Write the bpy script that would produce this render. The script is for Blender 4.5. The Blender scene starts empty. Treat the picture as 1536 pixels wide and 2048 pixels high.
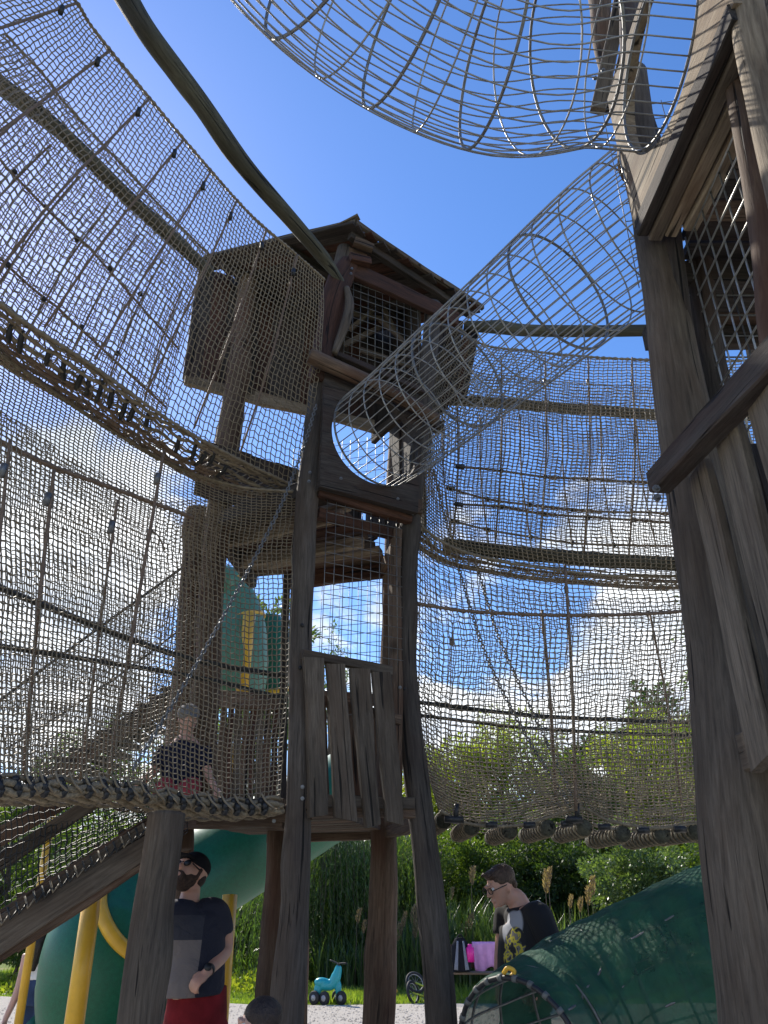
import bpy, math, random
import numpy as np
from mathutils import Vector, Matrix
from math import sin, cos, pi, radians, atan2, sqrt

random.seed(7); np.random.seed(7)
C = bpy.context.scene.collection
SC = bpy.context.scene

# ------------------------------------------------------------------ camera
PITCH = radians(27.4); EYE = 1.6; FPX = 1500.0
cam_d = bpy.data.cameras.new('camera'); cam = bpy.data.objects.new('camera', cam_d); C.objects.link(cam)
cam_d.sensor_fit = 'VERTICAL'; cam_d.sensor_height = 24.0; cam_d.sensor_width = 18.0
cam_d.lens = FPX / 2048 * 24.0
cam_d.clip_start = 0.05; cam_d.clip_end = 3000
cam.location = (0, 0, EYE); cam.rotation_euler = (pi/2 + PITCH, 0, 0)
SC.camera = cam
SC.render.resolution_x = 768; SC.render.resolution_y = 1024
SC.view_settings.view_transform = 'Standard'; SC.view_settings.look = 'None'
SC.view_settings.exposure = 0.7; SC.view_settings.gamma = 1.0
SC.view_settings.use_curve_mapping = False
SC.cycles.max_bounces = 6; SC.cycles.transparent_max_bounces = 16
SC.cycles.use_denoising = True

# ------------------------------------------------------------------ sky and sun
SUN = Vector((-0.525, 0.718, 0.788)).normalized()
SUN_EL = math.asin(SUN.z); SUN_AZ = atan2(SUN.x, SUN.y)
w = bpy.data.worlds.new('World'); SC.world = w; w.use_nodes = True
nt = w.node_tree; nt.nodes.clear()
def N(t, **k):
    n = nt.nodes.new(t)
    for a, b in k.items():
        if a == 'i':
            for q, v in b.items(): n.inputs[q].default_value = v
        else: setattr(n, a, b)
    return n
def L(a, b): nt.links.new(a, b)
def M(op, a, b=None, clamp=False):
    n = nt.nodes.new('ShaderNodeMath'); n.operation = op; n.use_clamp = clamp
    for k, v in ((0, a), (1, b)):
        if v is None: continue
        if isinstance(v, (int, float)): n.inputs[k].default_value = v
        else: nt.links.new(v, n.inputs[k])
    return n.outputs[0]
sky = N('ShaderNodeTexSky', sky_type='NISHITA', sun_disc=False, sun_elevation=SUN_EL, sun_rotation=SUN_AZ,
        air_density=1.25, dust_density=0.28, ozone_density=6.0, altitude=400)
tc = N('ShaderNodeTexCoord'); sp = N('ShaderNodeSeparateXYZ'); L(tc.outputs['Generated'], sp.inputs[0])
zz = M('ADD', M('MAXIMUM', sp.outputs['Z'], 0.0), 0.16)
cx = M('DIVIDE', sp.outputs['X'], zz); cy = M('DIVIDE', sp.outputs['Y'], zz)
cb = N('ShaderNodeCombineXYZ'); L(cx, cb.inputs[0]); L(cy, cb.inputs[1]); cb.inputs[2].default_value = 3.7
n1 = N('ShaderNodeTexNoise', i={'Scale': 1.15, 'Detail': 12.0, 'Roughness': 0.62, 'Distortion': 0.35}); L(cb.outputs[0], n1.inputs['Vector'])
n2 = N('ShaderNodeTexNoise', i={'Scale': 0.55, 'Detail': 3.0, 'Roughness': 0.5}); L(cb.outputs[0], n2.inputs['Vector'])
# more cloud low in the sky, none overhead
elev = N('ShaderNodeMapRange', i={'From Min': 0.05, 'From Max': 0.58, 'To Min': 0.14, 'To Max': -0.10}); L(sp.outputs['Z'], elev.inputs['Value'])
s = M('ADD', M('ADD', M('MULTIPLY', n1.outputs['Fac'], 0.75), M('MULTIPLY', n2.outputs['Fac'], 0.25)), elev.outputs[0])
PIT = radians(27.4)
for (bx_, by_, deg, amp) in ((700, 1290, 7, .13), (60, 1060, 9, .07), (1290, 1050, 8, .10), (930, 1300, 6, .07), (1290, 1330, 8, .08), (200, 1440, 9, .06), (400, 1250, 6, -.05), (1080, 1220, 5, -.06)):
    u_ = (bx_-768)/1500; v_ = (1024-by_)/1500
    dv = Vector((u_, cos(PIT)-v_*sin(PIT), sin(PIT)+v_*cos(PIT))).normalized()
    dp = N('ShaderNodeVectorMath', operation='DOT_PRODUCT'); L(tc.outputs['Generated'], dp.inputs[0]); dp.inputs[1].default_value = dv
    mr = N('ShaderNodeMapRange', i={'From Min': cos(radians(deg)), 'From Max': 1.0, 'To Min': 0.0, 'To Max': amp}); L(dp.outputs['Value'], mr.inputs['Value'])
    s = M('ADD', s, mr.outputs[0])
msk = N('ShaderNodeMapRange', i={'From Min': 0.515, 'From Max': 0.585}); L(s, msk.inputs['Value']); msk.interpolation_type = 'SMOOTHSTEP'
n3 = N('ShaderNodeTexNoise', i={'Scale': 3.0, 'Detail': 6.0, 'Roughness': 0.6}); L(cb.outputs[0], n3.inputs['Vector'])
cr = N('ShaderNodeMixRGB'); cr.inputs[1].default_value = (5.2, 5.9, 7.0, 1); cr.inputs[2].default_value = (9.6, 9.9, 10.2, 1)
rr = N('ShaderNodeMapRange', i={'From Min': 0.35, 'From Max': 0.6}); L(n3.outputs['Fac'], rr.inputs['Value']); L(rr.outputs[0], cr.inputs[0])
hs = N('ShaderNodeHueSaturation', i={'Saturation': 1.15, 'Value': 1.22}); L(sky.outputs[0], hs.inputs['Color'])
tint = N('ShaderNodeMixRGB', blend_type='MULTIPLY'); tint.inputs[0].default_value = 1; tint.inputs[2].default_value = (1.12, 0.985, 1.06, 1); L(hs.outputs[0], tint.inputs[1])
mx = N('ShaderNodeMixRGB'); L(msk.outputs[0], mx.inputs[0]); L(tint.outputs[0], mx.inputs[1]); L(cr.outputs[0], mx.inputs[2])
bg = N('ShaderNodeBackground', i={'Strength': 0.1}); L(mx.outputs[0], bg.inputs[0])
out = N('ShaderNodeOutputWorld'); L(bg.outputs[0], out.inputs[0])
sd = bpy.data.lights.new('sun', 'SUN'); sd.energy = 4.0; sd.angle = radians(0.53); sd.color = (1, 0.93, 0.82)
so = bpy.data.objects.new('sun', sd); C.objects.link(so); so.location = SUN * 50
so.rotation_euler = SUN.to_track_quat('Z', 'Y').to_euler()

# ------------------------------------------------------------------ pixel to place helpers (photo is 1536 x 2048)
CP, SP_ = cos(PITCH), sin(PITCH)
def ray(px, py):
    u = (px - 768) / FPX; v = (1024 - py) / FPX
    return Vector((u, CP - v*SP_, SP_ + v*CP))
CAMP = Vector((0, 0, EYE))
def P(px, py, D):
    r = ray(px, py); return CAMP + r * (D / r.y)
def Z(px, py, z):
    r = ray(px, py); return CAMP + r * ((z - EYE) / r.z)
def F(px, py, A, B, off=0.0):
    """point on the vertical plane through plan points A, B, moved off towards the camera"""
    A = Vector(A[:2]); B = Vector(B[:2]); d = (B - A).normalized(); n = Vector((d.y, -d.x))
    if n.y > 0: n = -n
    A = A + n*off; B = B + n*off
    r = ray(px, py)
    dx, dy = B.x - A.x, B.y - A.y
    t = (A.x*dy - A.y*dx) / (r.x*dy - r.y*dx)
    return CAMP + r*t

# ------------------------------------------------------------------ materials
def mat(name):
    m = bpy.data.materials.new(name); m.use_nodes = True; t = m.node_tree; t.nodes.clear()
    return m, t
class NB:
    def __init__(s, t): s.t = t
    def n(s, ty, **k):
        n = s.t.nodes.new(ty)
        for a, b in k.items():
            if a == 'i':
                for q, v in b.items(): n.inputs[q].default_value = v
            else: setattr(n, a, b)
        return n
    def l(s, a, b): s.t.links.new(a, b)
    def ramp(s, src, stops, interp='LINEAR'):
        r = s.n('ShaderNodeValToRGB'); r.color_ramp.interpolation = interp
        e = r.color_ramp.elements
        while len(e) > 1: e.remove(e[0])
        e[0].position = stops[0][0]; e[0].color = (*stops[0][1], 1)
        for p, c in stops[1:]:
            k = e.new(p); k.color = (*c, 1)
        s.l(src, r.inputs[0]); return r.outputs[0]
    def mixc(s, f, a, b, mode='MIX'):
        m = s.n('ShaderNodeMixRGB', blend_type=mode)
        for k, v in ((0, f), (1, a), (2, b)):
            if isinstance(v, (int, float)): m.inputs[k].default_value = v
            elif isinstance(v, tuple): m.inputs[k].default_value = (*v, 1)
            else: s.l(v, m.inputs[k])
        return m.outputs[0]
    def out(s, sh, disp=None):
        o = s.n('ShaderNodeOutputMaterial'); s.l(sh, o.inputs[0])

def wood(name, dark, light, stain, stain_amt=0.45, rough=0.8):
    m, t = mat(name); b = NB(t)
    a = b.n('ShaderNodeAttribute', attribute_name='wc')
    mp = b.n('ShaderNodeMapping'); mp.inputs['Scale'].default_value = (1, 1, 0.07); b.l(a.outputs['Vector'], mp.inputs[0])
    nz = b.n('ShaderNodeTexNoise', i={'Scale': 70.0, 'Detail': 9.0, 'Roughness': 0.72, 'Distortion': 0.5}); b.l(mp.outputs[0], nz.inputs['Vector'])
    mp2 = b.n('ShaderNodeMapping'); mp2.inputs['Scale'].default_value = (1, 1, 0.3); b.l(a.outputs['Vector'], mp2.inputs[0])
    n2 = b.n('ShaderNodeTexNoise', i={'Scale': 7.0, 'Detail': 4.0, 'Roughness': 0.55}); b.l(mp2.outputs[0], n2.inputs['Vector'])
    n5 = b.n('ShaderNodeTexNoise', i={'Scale': 3.2, 'Detail': 3.0, 'Roughness': 0.5}); b.l(mp2.outputs[0], n5.inputs['Vector'])
    col = b.ramp(nz.outputs['Fac'], [(0.32, dark), (0.5, tuple((x+y)/2 for x, y in zip(dark, light))), (0.68, light)])
    f = b.n('ShaderNodeMapRange', i={'From Min': 0.45, 'From Max': 0.62, 'To Max': stain_amt}); b.l(n2.outputs['Fac'], f.inputs['Value'])
    col = b.mixc(f.outputs[0], col, stain)
    f2 = b.n('ShaderNodeMapRange', i={'From Min': 0.35, 'From Max': 0.65, 'To Min': 0.62, 'To Max': 1.25}); b.l(n5.outputs['Fac'], f2.inputs['Value'])
    col = b.mixc(1.0, col, f2.outputs[0], 'MULTIPLY')
    mp3 = b.n('ShaderNodeMapping'); mp3.inputs['Scale'].default_value = (1, 1, 0.035); b.l(a.outputs['Vector'], mp3.inputs[0])
    n4 = b.n('ShaderNodeTexNoise', i={'Scale': 30.0, 'Detail': 3.0, 'Roughness': 0.5, 'Distortion': 0.8}); b.l(mp3.outputs[0], n4.inputs['Vector'])
    ck = b.n('ShaderNodeMapRange', i={'From Min': 0.325, 'From Max': 0.36}); b.l(n4.outputs['Fac'], ck.inputs['Value'])
    col = b.mixc(ck.outputs[0], tuple(x*0.25 for x in dark), col)
    vo = b.n('ShaderNodeTexVoronoi', i={'Scale': 2.6, 'Randomness': 1.0}); mp4 = b.n('ShaderNodeMapping'); mp4.inputs['Scale'].default_value = (1, 1, 0.55); b.l(a.outputs['Vector'], mp4.inputs[0]); b.l(mp4.outputs[0], vo.inputs['Vector'])
    kn = b.n('ShaderNodeMapRange', i={'From Min': 0.035, 'From Max': 0.10}); b.l(vo.outputs['Distance'], kn.inputs['Value'])
    col = b.mixc(kn.outputs[0], tuple(x*0.45 for x in dark), col)
    ad = b.n('ShaderNodeMath', operation='MULTIPLY_ADD', i={1: 0.35}); b.l(nz.outputs['Fac'], ad.inputs[0]); b.l(ck.outputs[0], ad.inputs[2])
    bp = b.n('ShaderNodeBump', i={'Strength': 1.0, 'Distance': 0.012}); b.l(ad.outputs[0], bp.inputs['Height'])
    p = b.n('ShaderNodeBsdfPrincipled', i={'Roughness': rough}); b.l(col, p.inputs['Base Color']); b.l(bp.outputs[0], p.inputs['Normal'])
    p.inputs['Specular IOR Level'].default_value = 0.3
    b.out(p.outputs[0]); return m
W_GREY = wood('weathered_grey_wood', (0.052, 0.041, 0.031), (0.158, 0.128, 0.096), (0.075, 0.048, 0.030))
W_LIGHT = wood('light_weathered_plank', (0.062, 0.05, 0.037), (0.20, 0.165, 0.125), (0.085, 0.055, 0.035))
W_MID = wood('mid_dark_wood', (0.038, 0.032, 0.027), (0.125, 0.106, 0.088), (0.06, 0.04, 0.028))
W_DARK = wood('dark_aged_wood', (0.018, 0.015, 0.013), (0.080, 0.067, 0.058), (0.05, 0.025, 0.017))
W_BROWN = wood('brown_heart_wood', (0.055, 0.035, 0.023), (0.18, 0.125, 0.085), (0.08, 0.035, 0.02), 0.6)
W_RED = wood('reddish_wood', (0.028, 0.013, 0.009), (0.11, 0.05, 0.03), (0.035, 0.02, 0.016), 0.6)
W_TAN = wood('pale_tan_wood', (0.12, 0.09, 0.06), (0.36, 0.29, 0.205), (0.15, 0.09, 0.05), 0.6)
W_POLE = wood('pressure_treated_pole', (0.035, 0.034, 0.025), (0.115, 0.112, 0.082), (0.06, 0.055, 0.036))
W_PATCH = wood('patchy_wood', (0.12, 0.085, 0.055), (0.42, 0.35, 0.25), (0.06, 0.03, 0.02), 0.95)  # pale wood broken up by broad dark patches

def plain(name, col, rough=0.6, metal=0.0, noise=0.25, scale=30.0, spec=0.5, bump=0.0, coat=0.0):
    m, t = mat(name); b = NB(t)
    tcn = b.n('ShaderNodeTexCoord')
    nz = b.n('ShaderNodeTexNoise', i={'Scale': scale, 'Detail': 5.0, 'Roughness': 0.6}); b.l(tcn.outputs['Object'], nz.inputs['Vector'])
    lo = tuple(x*(1-noise) for x in col); hi = tuple(min(1, x*(1+noise)) for x in col)
    c = b.ramp(nz.outputs['Fac'], [(0.3, lo), (0.7, hi)])
    p = b.n('ShaderNodeBsdfPrincipled', i={'Roughness': rough, 'Metallic': metal, 'Specular IOR Level': spec}); b.l(c, p.inputs['Base Color'])
    if coat: p.inputs['Coat Weight'].default_value = coat
    if bump:
        bp = b.n('ShaderNodeBump', i={'Strength': bump, 'Distance': 0.01}); b.l(nz.outputs['Fac'], bp.inputs['Height']); b.l(bp.outputs[0], p.inputs['Normal'])
    b.out(p.outputs[0]); return m
ROPE = plain('weathered_rope', (0.20, 0.162, 0.108), 0.55, noise=0.35, scale=25, spec=0.5)
ROPE_B = plain('brown_rope', (0.16, 0.11, 0.075), 0.7, noise=0.3, scale=40)
ROPE_THICK = plain('thick_tan_rope', (0.21, 0.17, 0.112), 0.7, noise=0.5, scale=60, bump=0.6)
CABLE = plain('black_sleeved_cable', (0.02, 0.022, 0.02), 0.5, noise=0.5, scale=60, bump=0.4)
RUBBER = plain('black_rubber', (0.015, 0.016, 0.018), 0.5, noise=0.3)
STEEL = plain('galvanised_wire', (0.30, 0.30, 0.285), 0.36, 0.55, noise=0.25, scale=20)
STEEL_D = plain('dull_steel_mesh', (0.17, 0.17, 0.165), 0.45, 0.6, noise=0.3)
CHAIN = plain('chain_steel', (0.17, 0.175, 0.18), 0.5, 0.6, noise=0.3)
YELLOW = plain('yellow_paint', (0.72, 0.42, 0.03), 0.4, noise=0.12, scale=8, coat=0.2)

# ------------------------------------------------------------------ mesh helpers
ROOT = {}
def link_mesh(name, me, m, parent=None, smooth=True):
    if parent is not None:
        r = parent
        while r.parent: r = r.parent
        off = ROOT.get(r.name)
        if off is not None: me.transform(Matrix.Translation(-off))
    if m: me.materials.append(m)
    if smooth: me.polygons.foreach_set('use_smooth', [True]*len(me.polygons))
    o = bpy.data.objects.new(name, me); C.objects.link(o)
    if parent is not None: o.parent = parent
    return o
def tag(o, label, cat, group=None):
    o['label'] = label; o['category'] = cat
    if group: o['group'] = group
    return o
def thing(name, label, cat, loc=(0, 0, 0), group=None):
    o = bpy.data.objects.new(name, None); C.objects.link(o); o.location = loc; o.empty_display_size = 0.2
    ROOT[o.name] = Vector(loc); return tag(o, label, cat, group)
def struct(o): o['kind'] = 'structure'; return o
def stuff(o): o['kind'] = 'stuff'; return o

def spline(pts, n):
    """Catmull-Rom through pts, n samples per span"""
    pts = [Vector(p) for p in pts]
    if len(pts) < 3:
        return [pts[0].lerp(pts[1], i/n) for i in range(n+1)]
    q = [2*pts[0]-pts[1]] + pts + [2*pts[-1]-pts[-2]]; o = []
    for k in range(1, len(q)-2):
        a, b, c, d = q[k-1:k+3]
        for i in range(n):
            t = i/n
            o.append(0.5*((2*b) + (c-a)*t + (2*a-5*b+4*c-d)*t*t + (3*b-a-3*c+d)*t**3))
    o.append(pts[-1].copy()); return o
def lerps(vals, n):
    o = []
    for k in range(len(vals)-1):
        for i in range(n): o.append(vals[k] + (vals[k+1]-vals[k])*i/n)
    o.append(vals[-1]); return o

class MB:
    def __init__(s): s.v = []; s.f = []; s.w = []
    def add(s, v, f, w=None):
        b = len(s.v); s.v += [tuple(x) for x in v]
        s.f += [tuple(i+b for i in q) for q in f]
        s.w += [tuple(x) for x in (w if w is not None else v)]
    def tube(s, path, rad, sides=8, caps=True, rough=0.0, seed=None, closed=False, ell=None, ref=None, knobs=0):
        path = [Vector(p) for p in path]; n = len(path)
        if isinstance(rad, (int, float)): rad = [rad]*n
        rnd = random.Random(seed if seed is not None else random.random())
        so_ = rnd.random()*50
        ph = [rnd.random()*6.28 for _ in range(6)]
        kn = [(rnd.random(), rnd.random()*6.28, 0.1+0.22*rnd.random(), 0.05+0.05*rnd.random()) for _ in range(knobs)]
        V = []; Wc = []; fr = None; d = 0.0
        tot = sum((path[i+1]-path[i]).length for i in range(n-1)) or 1
        for i, p in enumerate(path):
            if closed: t = (path[(i+1) % n] - path[i-1])
            else: t = path[min(i+1, n-1)] - path[max(i-1, 0)]
            t = t.normalized() if t.length > 1e-9 else Vector((0, 0, 1))
            if fr is None:
                a = Vector(ref) if ref else (Vector((1, 0, 0)) if abs(t.x) < 0.8 else Vector((0, 1, 0)))
                fr = (a - t*a.dot(t)).normalized()
            else:
                a = Vector(ref) if ref else fr
                fr = (a - t*a.dot(t)); fr = fr.normalized() if fr.length > 1e-6 else Vector((1, 0, 0))
            bn = t.cross(fr)
            if i: d += (p - path[i-1]).length
            for k in range(sides):
                th = 2*pi*k/sides
                r = rad[i]
                if rough:
                    r *= 1 + rough*(0.5*sin(2*th+ph[0]+d*1.7) + 0.35*sin(3*th+ph[1]-d*4.1) + 0.3*sin(th+ph[2]+d*6.3) + 0.25*sin(d*11+ph[3]) + 0.2*sin(5*th+ph[4]+d*2))
                for (ku, kt, kh, kw) in kn:
                    dd = abs(((th-kt+pi) % (2*pi))-pi)
                    g = math.exp(-((d/tot-ku)*tot/(kw*2))**2 - (dd/0.7)**2); r *= 1 + kh*g
                ea, eb = (1, 1) if ell is None else (ell if isinstance(ell, tuple) else ell[i])
                V.append(p + fr*(cos(th)*r*ea) + bn*(sin(th)*r*eb))
                Wc.append((cos(th)*rad[i]+so_, sin(th)*rad[i]+so_*0.7, d+so_*3))
        Fs = []
        m = n if closed else n-1
        for i in range(m):
            j = (i+1) % n
            for k in range(sides):
                k2 = (k+1) % sides
                Fs.append((i*sides+k, i*sides+k2, j*sides+k2, j*sides+k))
        if caps and not closed:
            Fs.append(tuple(range(sides-1, -1, -1))); Fs.append(tuple((n-1)*sides+k for k in range(sides)))
        s.add(V, Fs, Wc); return s
    def board(s, a, b, side, w0, w1, th, n=6, wav=0.0, seed=None, end0=0.0, end1=0.0, point=0.0):
        """board from a to b; side = width direction; th thickness (along a-b x side)"""
        a = Vector(a); b = Vector(b); t = (b-a); ln = t.length; t.normalize()
        sd = Vector(side); sd = (sd - t*sd.dot(t)).normalized(); nm = t.cross(sd)
        rnd = random.Random(seed if seed is not None else random.random()); so_ = rnd.random()*50
        ph = [rnd.random()*6.28 for _ in range(4)]; V = []; Wc = []
        bev = min(th*0.25, 0.006)
        for i in range(n+1):
            u = i/n; w = w0 + (w1-w0)*u; d = u*ln
            wl = w/2 + wav*(sin(d*5+ph[0])+0.5*sin(d*13+ph[1])); wr = w/2 + wav*(sin(d*4+ph[2])+0.5*sin(d*11+ph[3]))
            prof = [(-wl+bev, -th/2), (wr-bev, -th/2), (wr, -th/2+bev), (wr, th/2-bev), (wr-bev, th/2), (-wl+bev, th/2), (-wl, th/2-bev), (-wl, -th/2+bev)]
            for (x, y) in prof:
                e = 0
                if i == n: e = end1*(x/(w/2)) + (point*(1-abs(x)/(w/2)) if point else 0)
                if i == 0: e = end0*(x/(w/2))
                V.append(a + t*(d+e) + sd*x + nm*y); Wc.append((x+so_, y+so_*0.3, d+so_*3))
        Fs = []
        for i in range(n):
            for k in range(8):
                k2 = (k+1) % 8; Fs.append((i*8+k, i*8+k2, i*8+8+k2, i*8+8+k))
        Fs.append(tuple(range(7, -1, -1))); Fs.append(tuple(n*8+k for k in range(8)))
        s.add(V, Fs, Wc); return s
    def box(s, c, sx, sy, sz, R=None):
        V = []; c = Vector(c)
        for x in (-1, 1):
            for y in (-1, 1):
                for z in (-1, 1):
                    p = Vector((x*sx/2, y*sy/2, z*sz/2)); V.append(c + (R @ p if R else p))
        s.add(V, [(0, 1, 3, 2), (4, 6, 7, 5), (0, 4, 5, 1), (2, 3, 7, 6), (0, 2, 6, 4), (1, 5, 7, 3)]); return s
    def ball(s, c, rx, ry=None, rz=None, R=None, nu=12, nv=8):
        ry = ry or rx; rz = rz or rx; c = Vector(c); V = []; 
        for j in range(nv+1):
            ph = pi*j/nv
            for i in range(nu):
                th = 2*pi*i/nu; p = Vector((rx*sin(ph)*cos(th), ry*sin(ph)*sin(th), rz*cos(ph)))
                V.append(c + (R @ p if R else p))
        Fs = []
        for j in range(nv):
            for i in range(nu):
                i2 = (i+1) % nu; Fs.append((j*nu+i, (j+1)*nu+i, (j+1)*nu+i2, j*nu+i2))
        s.add(V, Fs); return s
    def prism(s, poly, depth_vec):
        n = len(poly); V = [Vector(p) for p in poly]; d = Vector(depth_vec); V += [p + d for p in V]
        Fs = [tuple(range(n)), tuple(range(2*n-1, n-1, -1))]
        for i in range(n): j = (i+1) % n; Fs.append((i, n+i, n+j, j))
        s.add(V, Fs); return s
    def mesh(s, name='m'):
        me = bpy.data.meshes.new(name); me.from_pydata(s.v, [], s.f)
        at = me.attributes.new('wc', 'FLOAT_VECTOR', 'POINT')
        at.data.foreach_set('vector', np.array(s.w, dtype=np.float32).ravel()); me.update(); return me
    def build(s, name, m, parent=None, smooth=True):
        o = link_mesh(name, s.mesh(name), m, parent, smooth)
        return o
def sharp(o, ang=40):
    try: o.data.set_sharp_from_angle(angle=radians(ang))
    except Exception: pass
    return o
def wp(name, m, parent, fn):       # one wooden part
    b = MB(); fn(b); return sharp(b.build(name, m, parent))
def log(name, m, parent, pts, rads, sides=14, rough=0.10, n=7, knobs=5, seed=None):
    b = MB(); b.tube(spline(pts, n), lerps(rads, n), sides, rough=rough, knobs=knobs, seed=seed)
    return b.build(name, m, parent)
def brd(name, m, parent, a, b_, side, w0, w1, th, **k):
    q = MB(); q.board(a, b_, side, w0, w1, th, **k); return sharp(q.build(name, m, parent))
def rope(name, m, parent, pts, r, n=6, sides=6, twist=0.0, closed=False):
    path = spline(pts, n); rad = r
    if twist:
        rad = [r*(1+twist*(0.6 if i % 2 else -0.6) + 0.3*twist*random.uniform(-1, 1)) for i in range(len(path))]
    b = MB(); b.tube(path, rad, sides, closed=closed); return b.build(name, m, parent)

def np_mesh(name, V, Q, wc=None):
    me = bpy.data.meshes.new(name); V = np.ascontiguousarray(V, dtype=np.float32); Q = np.ascontiguousarray(Q, dtype=np.int32)
    k = Q.shape[1]
    me.vertices.add(len(V)); me.vertices.foreach_set('co', V.ravel())
    me.loops.add(Q.size); me.loops.foreach_set('vertex_index', Q.ravel())
    me.polygons.add(len(Q)); me.polygons.foreach_set('loop_start', np.arange(0, Q.size, k, dtype=np.int32))
    try: me.polygons.foreach_set('loop_total', np.full(len(Q), k, dtype=np.int32))
    except Exception: pass
    me.update(calc_edges=True); return me
def sweep(S, r, sides=3, refv=(0.2, -1, 0.35)):
    """S: (strands, points, 3) -> tube mesh arrays"""
    T = np.gradient(S, axis=1); T /= (np.linalg.norm(T, axis=2, keepdims=True)+1e-9)
    ref = np.array(refv, float); ref /= np.linalg.norm(ref)
    B = np.cross(T, ref[None, None, :]); B /= (np.linalg.norm(B, axis=2, keepdims=True)+1e-9); Nn = np.cross(B, T)
    ns, npn, _ = S.shape; rings = []
    for k in range(sides):
        a = 2*pi*k/sides + pi/4
        rings.append(S + r*(cos(a)*B + sin(a)*Nn))
    V = np.stack(rings, axis=2)                     # ns, np, sides, 3
    idx = np.arange(ns*npn*sides).reshape(ns, npn, sides)
    a = idx[:, :-1, :]; b = idx[:, 1:, :]; a2 = np.roll(a, -1, 2); b2 = np.roll(b, -1, 2)
    Q = np.stack([a, a2, b2, b], axis=-1).reshape(-1, 4)
    return V.reshape(-1, 3), Q
def cr_eval(A, t):
    """A: (n, ...) control, t array in [0,1]; Catmull-Rom along axis 0"""
    n = A.shape[0]
    E = np.concatenate([(2*A[:1]-A[1:2]), A, (2*A[-1:]-A[-2:-1])], 0)
    x = np.clip(t, 0, 1)*(n-1); k = np.minimum(x.astype(int), n-2); f = x-k
    sh = f.shape + (1,)*(A.ndim-1); f = f.reshape(sh)
    p0, p1, p2, p3 = E[k], E[k+1], E[k+2], E[k+3]
    return 0.5*(2*p1 + (p2-p0)*f + (2*p0-5*p1+4*p2-p3)*f**2 + (3*p1-p0-3*p2+p3)*f**3)
class Surf:
    """rows (top to bottom) of columns of 3D points"""
    def __init__(s, rows, res=160):
        A = np.array([[tuple(p) for p in r] for r in rows], float)
        g = np.linspace(0, 1, res)
        A = cr_eval(A, g); A = np.swapaxes(cr_eval(np.swapaxes(A, 0, 1), g), 0, 1)
        # even spacing by length along u, so that cells keep their size
        mid = A[res//2]; dl = np.concatenate([[0], np.cumsum(np.linalg.norm(np.diff(mid, axis=0), axis=1))])
        q = np.interp(np.linspace(0, dl[-1], res), dl, np.arange(res)); i0 = np.minimum(q.astype(int), res-2); f = (q-i0)[None, :, None]
        A = A[:, i0]*(1-f) + A[:, i0+1]*f
        s.G = A; s.res = res; s.lu = dl[-1]
        s.lv = np.linalg.norm(np.diff(A, axis=0), axis=2).sum(0).mean()
    def __call__(s, u, v):
        r = s.res; x = np.clip(u, 0, 1)*(r-1); y = np.clip(v, 0, 1)*(r-1)
        i = np.minimum(x.astype(int), r-2); j = np.minimum(y.astype(int), r-2); fx = (x-i)[..., None]; fy = (y-j)[..., None]
        G = s.G
        return (G[j, i]*(1-fx)*(1-fy) + G[j, i+1]*fx*(1-fy) + G[j+1, i]*(1-fx)*fy + G[j+1, i+1]*fx*fy)
    def pt(s, u, v, off=0.0):
        p = Vector(s(np.array(u), np.array(v))); return p + Vector((0, -off, 0))
    def line(s, uv, n=24, off=0.0):
        o = []
        for k in range(len(uv)-1):
            for i in range(n):
                f = i/n; o.append(s.pt(uv[k][0]+(uv[k+1][0]-uv[k][0])*f, uv[k][1]+(uv[k+1][1]-uv[k][1])*f, off))
        o.append(s.pt(*uv[-1], off)); return o
def net(parent, S, cw, ch, r=0.0042, jit=0.05, seed=1, m=None, name='net', zig=.20):
    """knotless net: upright and level strands meeting at slightly staggered nodes"""
    nu = max(6, int(S.lu/cw)); nv = max(4, int(S.lv/ch)); rng = np.random.default_rng(seed)
    i = np.arange(nu+1)[:, None]; j = np.arange(nv+1)[None, :]
    U = (i + zig*.55*((j % 2)-.5) + rng.normal(0, jit, (nu+1, nv+1)))/nu
    V_ = (j + zig*2*((i % 2)-.5)*.6 + rng.normal(0, jit, (nu+1, nv+1)))/nv
    U = U + 0.005*np.sin(V_*9+seed) + 0.002*np.sin(V_*23+U*7+seed*2); V_ = V_ + 0.008*np.sin(U*8+seed*3)+0.005*np.sin(U*21+seed)
    pts = S(np.clip(U, 0, 1), np.clip(V_, 0, 1))
    Va, Qa = sweep(pts, r); Vb, Qb = sweep(np.swapaxes(pts, 0, 1) + np.array([0, -r*.6, 0]), r, refv=(.15, -.6, .8))
    me = np_mesh(name, np.concatenate([Va, Vb]), np.concatenate([Qa, Qb+len(Va)]))
    return link_mesh(name, me, m or ROPE, parent)
def blob(b, c, r): b.ball(c, r, r*random.uniform(0.8, 1.2), r*random.uniform(0.8, 1.2), nu=7, nv=5)

# ================================================================== CENTRAL TOWER
NA, RB, BB, CC, LL = (-.45, 4.6), (.25, 4.95), (0.0, 6.1), (-.9, 6.35), (-1.35, 5.2)
Z1, Z2, ZR = 2.05, 4.3, 6.95
tw = thing('play_tower', 'tall weathered timber play tower with a hut roof, standing in the middle', 'play tower', (-.5, 5.3, 0))
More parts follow.
